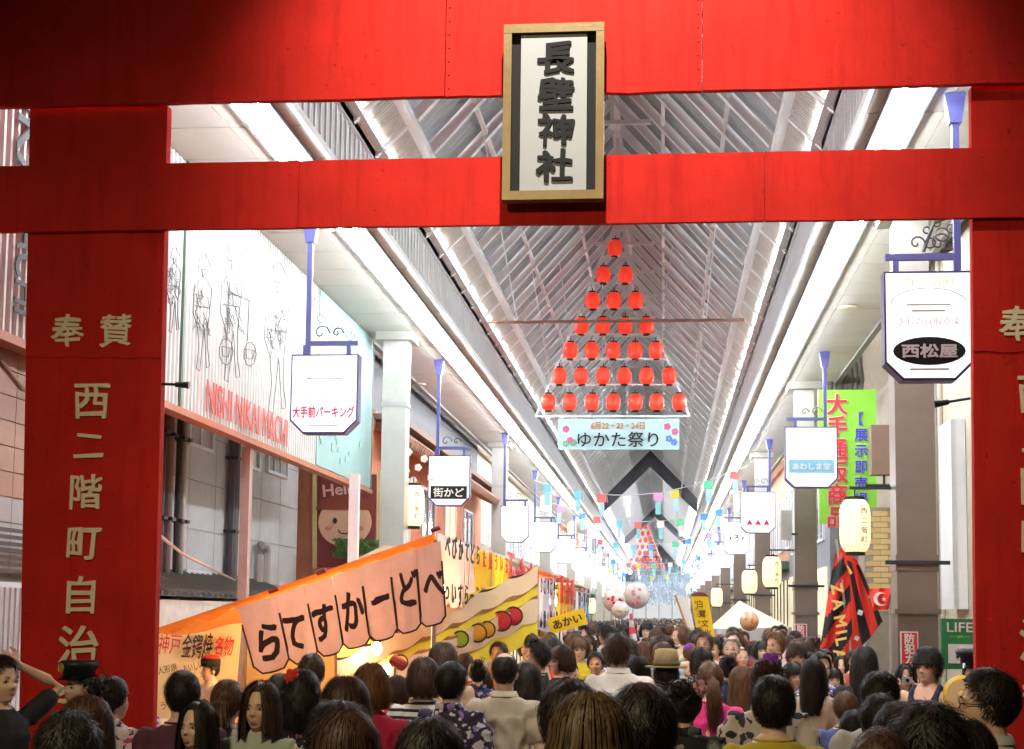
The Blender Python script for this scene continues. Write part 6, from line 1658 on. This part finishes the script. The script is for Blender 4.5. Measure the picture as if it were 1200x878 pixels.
p = person(669,776,27,60,'updo',BK,'kimono',K6,'woman in a pale pink yukata with a white hair flower', True, 'bent', obi=cm('pale pink', (.75,.45,.45))); flower(p, (.065,.07,1.66), cm('white', (.72,.71,.69)), .035)
person(698,764,23,-4,'short',BK,'tee',blk,'man with short black hair facing the camera near the centre', skin=2)
person(680,748,21,-4,'bowl',BR_,'tee',cm('bright yellow', (.80,.65,.02)),'person with a brown fringe in a bright yellow top', True)
person(725,741,31,174,'spiky',DB,'shirt',wht,'tall man with spiky brown hair in a white shirt, seen from behind')
person(748,770,33,178,'long',BK,'tee',blk,'woman with long straight black hair beside the white-shirted man', True)
p = person(781,773,33,176,'short',BK,'shirt',cm('white', (.72,.71,.69)),'person in an olive straw trilby hat and white shirt')
hm = MB(); eloft(hm, [(0,.015,1.668,.150,.170),(0,.015,1.676,.152,.172)], 30); eloft(hm, [(0,.015,1.675,.095,.116),(0,.015,1.74,.088,.108),(0,.015,1.79,.078,.098),(0,.015,1.80,.05,.07)], 26)
ht = link('trilby_hat', hm.mesh('trilby_hat', mat('olive_straw', (.30,.24,.11), .8, var=.2, scale=40, bump=.5, bscale=90), True), p)
hb = MB(); eloft(hb, [(0,.015,1.682,.098,.119),(0,.015,1.712,.095,.115)], 26); link('hat_band', hb.mesh('hat_band', mat('hat_band_dark', (.12,.09,.04), .8), True), ht)
p = person(802,796,46,172,'updo',BK,'kimono',K4,'woman in a black yukata with pink flowers and a pink hair flower', True, obi=blk); flower(p, (-.08,.07,1.68), cm('soft pink', (.75,.35,.45)), .034)
flower(p, (.10,.135,1.28), cm('soft pink', (.75,.35,.45)), .05, 'printed_flower')
person(692,815,98,182,'bob',"streaked blond",'tee',cm('olive', (.25,.22,.06)),'person with streaked blond and brown hair, biggest head at bottom centre', True)
person(668,796,74,176,'short',BK,'tee',blk,'person with black hair right behind the streaked blond head')
person(752,803,84,184,'short',BK,'tee',blk,'person with round black hair right of the streaked blond head', seed=1)
person(832,776,34,186,'ponytail',BR_,'tee',cm('hot pink', (.85,.05,.27)),'woman with a brown ponytail in a hot pink top', True, bottom=('skirt', cm('white', (.72,.71,.69))))
p = person(820,790,30,170,'crop',BK,'tee',wht,'person in white hidden behind the hot pink top', True)
person(853,768,25,182,'updo',BK,'kimono',K7,'woman with black updo and ring clips right of the ponytail', True)
person(869,782,34,184,'long',BR_,'tee',cm('maroon', (.22,.04,.05)),'woman with long straight brown hair right of the ponytail', True, seed=1)
p = person(899,771,42,180,'updo',DB,'kimono',K5,'woman in a cream and black yukata with a purple hair flower', True, obi=blk); flower(p, (-.01,.13,1.70), cm('violet', (.35,.08,.60)), .04)
p = person(906,793,52,180,'short',BK,'tee',cm('mustard', (.60,.47,.05)),'person with round black hair in a mustard T-shirt with a dark shoulder strap', seed=1)
sm2 = MB(); sm2.tube([(.13,.10,1.36),(.15,.132,1.25),(.155,.130,1.1),(.14,.12,.95)], [.028]*4, 8, sq=(1,.3)); link('shoulder_strap', sm2.mesh('shoulder_strap', mat('slate_strap', (.05,.07,.09), .7), True), p)
for a_ in ((857,745,23,-8,'thin','grey','shirt',cm('orange red', (.60,.12,.04)),'balding man with a pale forehead in front of the white tent', False),
           (836,747,21,-25,'short',BK,'tee',cm('scarlet', (.65,.03,.02)),'man in a scarlet top left of the balding man', False),
           (869,757,21,12,'thin',BK,'shirt',wht,'second balding man, smiling, in front of the tent', False),
           (878,769,19,-5,'updo',BK,'blouse',wht,'woman with pinned-back black hair facing the camera before the tent', True),
           (821,748,17,0,'short',BK,'tee',gry,'man with black hair just under the tall yellow banner', False),
           (893,752,19,8,'bob',BK,'tee',cm('lilac', (.45,.38,.60)),'woman with a black bob and glasses behind the purple hair flower', True),
           (934,754,26,-5,'messy',DB,'tee',cm('pale blue', (.40,.52,.66)),'man with shaggy brown hair looking at the camera before the second brown column', False),
           (930,778,25,20,'bowl',BK,'shirt',wht,'boy with a black fringe looking down left of the cream top', False),
           (977,783,26,0,'long_bangs',BK,'blouse',wht,'girl with long black hair and a straight fringe facing the camera', True),
           (986,769,21,-10,'long',BK,'tee',blk,'woman with long black hair under the red and black flags', True),
           (1001,762,20,5,'short',BK,'tee',cm('brick', (.35,.08,.05)),'man half hidden beside the flags', False)):
    person(*a_[:9], a_[9])
person(954,773,32,160,'long',BK,'tee',cm('cream tee', (.70,.62,.48)),'woman with long black hair in a cream T-shirt, bare arm showing', True)
person(1012,759,31,184,'long',BK,'tee',cm('black', (.015,.015,.018)),'woman with long wavy black hair in a black top below the flags', True, seed=1)
p = person(990,810,34,182,'short',BR_,'tee',cm('navy kid', (.08,.11,.30)),'child with short brown hair in a navy and white sailor top')
sm2 = MB(); sm2.box(-.10,.10,.128,.14,1.2,1.34); link('sailor_collar', sm2.mesh('sailor_collar', wht), p)
person(1031,786,46,176,'short',BK,'tee',cm('pale grey', (.58,.58,.60)),'person with black hair in a pale grey top left of the phone holder')
p = person(1061,779,28,-6,'long',BK,'sleeveless',cm('peach', (.72,.50,.34)),'woman holding a small silver camera up to her eyes', True, ('phone','phone'))
hp = MB(); hp.box(-.045,.045,-.355,-.33,1.555,1.615); 
wp_ = Vector(p.location); ph = hp.mesh('compact_camera', mat('silver_plastic', (.60,.62,.64), .35, .4))
o = link('compact_camera', ph, None, p.location, p.rotation_euler, p.scale, label='small silver camera held to her eyes by the woman beside the red notice', cat='camera')
b = MB(); b.tube([(0,-.372,1.585),(0,-.355,1.585)], .017, 14); link('lens', b.mesh('lens', BLACK, True), o)
p = person(1086,760,34,-32,'messy',BK,'tank',cm('navy', (.02,.025,.07)),'young man in a navy tank top with a strap across his chest, tilting his head', False, 'down', skin=1)
sm2 = MB(); sm2.tube([(.10,.0,1.43),(.08,-.09,1.36),(-.02,-.135,1.2),(-.12,-.12,1.0)], [.016]*4, 8, sq=(1,.4)); link('cross_strap', sm2.mesh('cross_strap', mat('brown_strap', (.12,.06,.04), .6), True), p)
pol2 = person(1143,768,30,-4,'crop',BK,'shirt',cm('police pale', (.45,.50,.55)),'policeman with a yellow megaphone in a peaked cap at the right pillar', pose=('down','mega'), bottom=('trousers', MATS['cloth_police_navy']), Yfix=9.95)
police_cap(pol2)
mg = link('megaphone', None, None, pol2.location, pol2.rotation_euler, pol2.scale, label='yellow megaphone held up by the policeman at the right pillar', cat='megaphone')
b = MB(); c0 = Vector((-.06,-.34,1.47)); dd = Vector((-.5,-.85,.1)).normalized()
YM = mat('megaphone_yellow', (.80,.50,.03), .35, var=.04)
b.tube([c0-dd*.09, c0-dd*.08, c0, c0+dd*.10, c0+dd*.16, c0+dd*.175], [.03,.045,.05,.075,.12,.125], 22); link('horn', b.mesh('horn', YM, True), mg)
b = MB(); b.tube([c0+dd*.176, c0+dd*.18], [.10,.03], 20, cap=False); b.ell(c0+dd*.17, (.03,.03,.03), 12, 8); link('horn_core', b.mesh('horn_core', mat('megaphone_pale', (.72,.50,.25), .4), True), mg)
b = MB(); b.tube([c0-Vector((0,0,.04)), c0-Vector((0,-.01,.14))], .016, 8); b.tube([c0-Vector((.02,0,.05)), c0+Vector((-.07,.05,-.18)), c0+Vector((.0,.06,-.28)), c0+Vector((.08,.02,-.1))], .006, 6); link('handle', b.mesh('handle', BLACK, True), mg)
p = person(1155,783,58,-100,'short',BK,'shirt',cm('pale grey shirt', (.50,.50,.47)),'man in profile with black-framed glasses in a grey-white shirt by the right pillar', skin=1, face=True)
g_ = MB()
for s in (-1,1):
    n = 16; g_.tube([(s*.032+.020*math.cos(6.2832*k/n), -.098+.004*abs(math.cos(6.2832*k/n)), 1.588+.014*math.sin(6.2832*k/n)) for k in range(n+1)], .0018, 5); g_.tube([(s*.052,-.094,1.592),(s*.078,-.02,1.592),(s*.080,.03,1.588)], .0022, 5)
g_.tube([(-.012,-.100,1.592),(.012,-.100,1.592)], .0018, 5); link('glasses', g_.mesh('glasses', BLACK, True), p)
for a_ in ((1031,813,52,182,'short',BK,'tee',blk,'person with short black hair, leftmost of the dark heads at bottom right'),(1052,822,62,188,'short',BK,'tee',gry,'person with smooth black hair behind the bottom right heads'),
           (1086,828,86,200,'messy',BK,'tee',blk,'person with thick swept black hair at the bottom right'),(1030,850,84,178,'crop',DB,'tee',cm('olive', (.25,.22,.06)),'person with cropped brown hair cut off by the bottom edge at right'),
           (1128,846,96,176,'bob',BK,'tee',blk,'person with a black bob in the bottom right corner below the man with glasses'),(1000,832,40,180,'short',BK,'tee',wht,'person in white behind the cropped brown head')):
    person(*a_[:9])

# --- the rest of the crowd, each one different ---
rp_ = random.Random(21)
TOPS = [('white',(.72,.71,.69)),('black',(.015,.015,.018)),('grey',(.34,.34,.35)),('navy',(.02,.025,.07)),('red',(.60,.04,.04)),('sky blue',(.30,.50,.70)),('beige',(.5,.45,.33)),('pink',(.75,.35,.42)),('orange',(.70,.25,.05)),
        ('yellow',(.80,.65,.02)),('green',(.08,.28,.12)),('lilac',(.45,.38,.60)),('brown',(.20,.11,.06)),('turquoise',(.08,.45,.45)),('maroon',(.22,.04,.05)),('cream',(.70,.62,.48)),('olive',(.25,.22,.06)),('charcoal',(.06,.06,.07)),('peach',(.72,.50,.34)),('royal blue',(.04,.12,.50))]
STY = [('short',0,'short'),('spiky',0,'spiky'),('crop',0,'cropped'),('messy',0,'shaggy'),('bob',1,'bobbed'),('long',1,'loose'),('long_bangs',1,'fringed'),('updo',1,'pinned'),('ponytail',1,'ponytailed'),('curly',1,'curly'),('bowl',0,'fringed')]
HCW = [BK,BK,DB,DB,BR_,BR_,GI]
YUK = [(K1,'pink and white yukata'),(K2,'purple patterned yukata'),(K3,'black and white yukata'),(K5,'cream and black yukata'),(K6,'pale pink yukata'),(K7,'navy patterned yukata')]
used = set(); cnt = 0; tries = 0
zones = [(12.5,18,-1.5,2.0,.55,16),(18,26,-1.6,2.1,.48,64),(26,39,-1.7,2.2,.56,84)]
def zoneword(x, y):
    side = 'left side' if x < -.6 else ('right side' if x > .9 else 'middle'); dpt = 'just behind the gate' if y < 15 else ('past the orange stall' if y < 24 else 'deep in the arcade'); return side, dpt
for (ya, yb, xa, xb, dm, N) in zones:
    k = 0; tries = 0
    while k < N and tries < 6000:
        tries += 1; y = rp_.uniform(ya, yb); x = rp_.uniform(xa, xb)
        if any((x-q[0])**2+(y-q[1])**2 < dm*dm for q in placed): continue
        st_, fem, stw = rp_.choice(STY); hcol = rp_.choice(HCW); away = rp_.random() < .42; rz = rp_.gauss(180,28) if away else rp_.gauss(0,26)
        tn, tc_ = rp_.choice(TOPS + [TOPS[0]]*5 + [TOPS[15]]*3 + [TOPS[5], TOPS[7], TOPS[9], TOPS[6]]); yk = fem and rp_.random() < .3
        if yk: km, kw = rp_.choice(YUK); what = kw; top, tmm = 'kimono', km
        else: top = rp_.choice(['tee','tee','shirt','blouse'] if not fem else ['tee','blouse','sleeveless']); what = tn+' top'; tmm = cm(tn, tc_)
        sw, dw = zoneword(x, y); side_ = sw.replace(' side', ''); dep = {'just behind the gate':'near the gate','past the orange stall':'past the stall','deep in the arcade':'far in'}[dw]
        lab = '%s, %s %s hair, %s, %s, %s, %s' % ('woman' if fem else 'man', stw, hcol, what, 'back turned' if away else 'facing us', dep, side_)
        if lab in used: continue
        used.add(lab); placed.append((x, y)); k += 1; cnt += 1
        s = rp_.gauss(.955 if fem else 1.01, .03); s = max(.86, min(1.06, s))
        pz = rp_.choice(['down','down','down','bent'])
        t = person_at(x, y, s, rz, st_, hcol, top, tmm, lab, bool(fem), pz, skin=rp_.randrange(3), seed=rp_.randrange(9), group='people in the festival crowd', face=(not away) and y < 24)
        if yk and rp_.random() < .8: flower(t, (rp_.choice([-.06,.06]),.08,1.69), rp_.choice([cm('white', (.72,.71,.69)), cm('soft pink', (.75,.35,.45)), cm('coral red', (.75,.06,.04)), cm('violet', (.35,.08,.60))]), .032)
# --- the mass of heads beyond ---
far_m = [HAIRM[BK], HAIRM[DB], HAIRM[BR_], SK[0], wht, blk, cm('red', (.60,.04,.04)), cm('navy', (.02,.025,.07)), cm('pink', (.75,.35,.42)), cm('beige', (.5,.45,.33)), cm('yellow', (.80,.65,.02)), gry]
fc = MB()
for _ in range(850):
    y = 38.4 + 100*rp_.random()**1.5; x = rp_.uniform(-2.2, 2.2); s = rp_.uniform(.9,1.05); tmi = rp_.choice([4,4,4,4,4,5,6,7,8,8,9,9,10,11]); away = rp_.random() < .55
    b0 = len(fc.v)
    n = 8; secs = [(.0,.10,.08),(.5,.13,.1),(.85,.18,.12),(1.3,.19,.11),(1.42,.10,.07),(1.48,.055,.055)]
    vs = [(x+s*rx*math.cos(6.283*k/n), y+s*ry*math.sin(6.283*k/n), s*z) for z, rx, ry in secs for k in range(n)]
    fc.add(vs, [(i*n+k, i*n+(k+1)%n, (i+1)*n+(k+1)%n, (i+1)*n+k) for i in range(len(secs)-1) for k in range(n)], tmi)
    hi_ = rp_.choice([0,0,0,1,2])
    fc.ell((x, y+.015*s, s*1.615), (.082*s,.098*s,.105*s), 9, 7, hi_)
    if not away: fc.ell((x, y-.045*s, s*1.58), (.066*s,.072*s,.092*s), 8, 6, 3)
fc.build('distant_crowd', far_m, smooth=True, kind='stuff', label='mass of people far down the arcade')
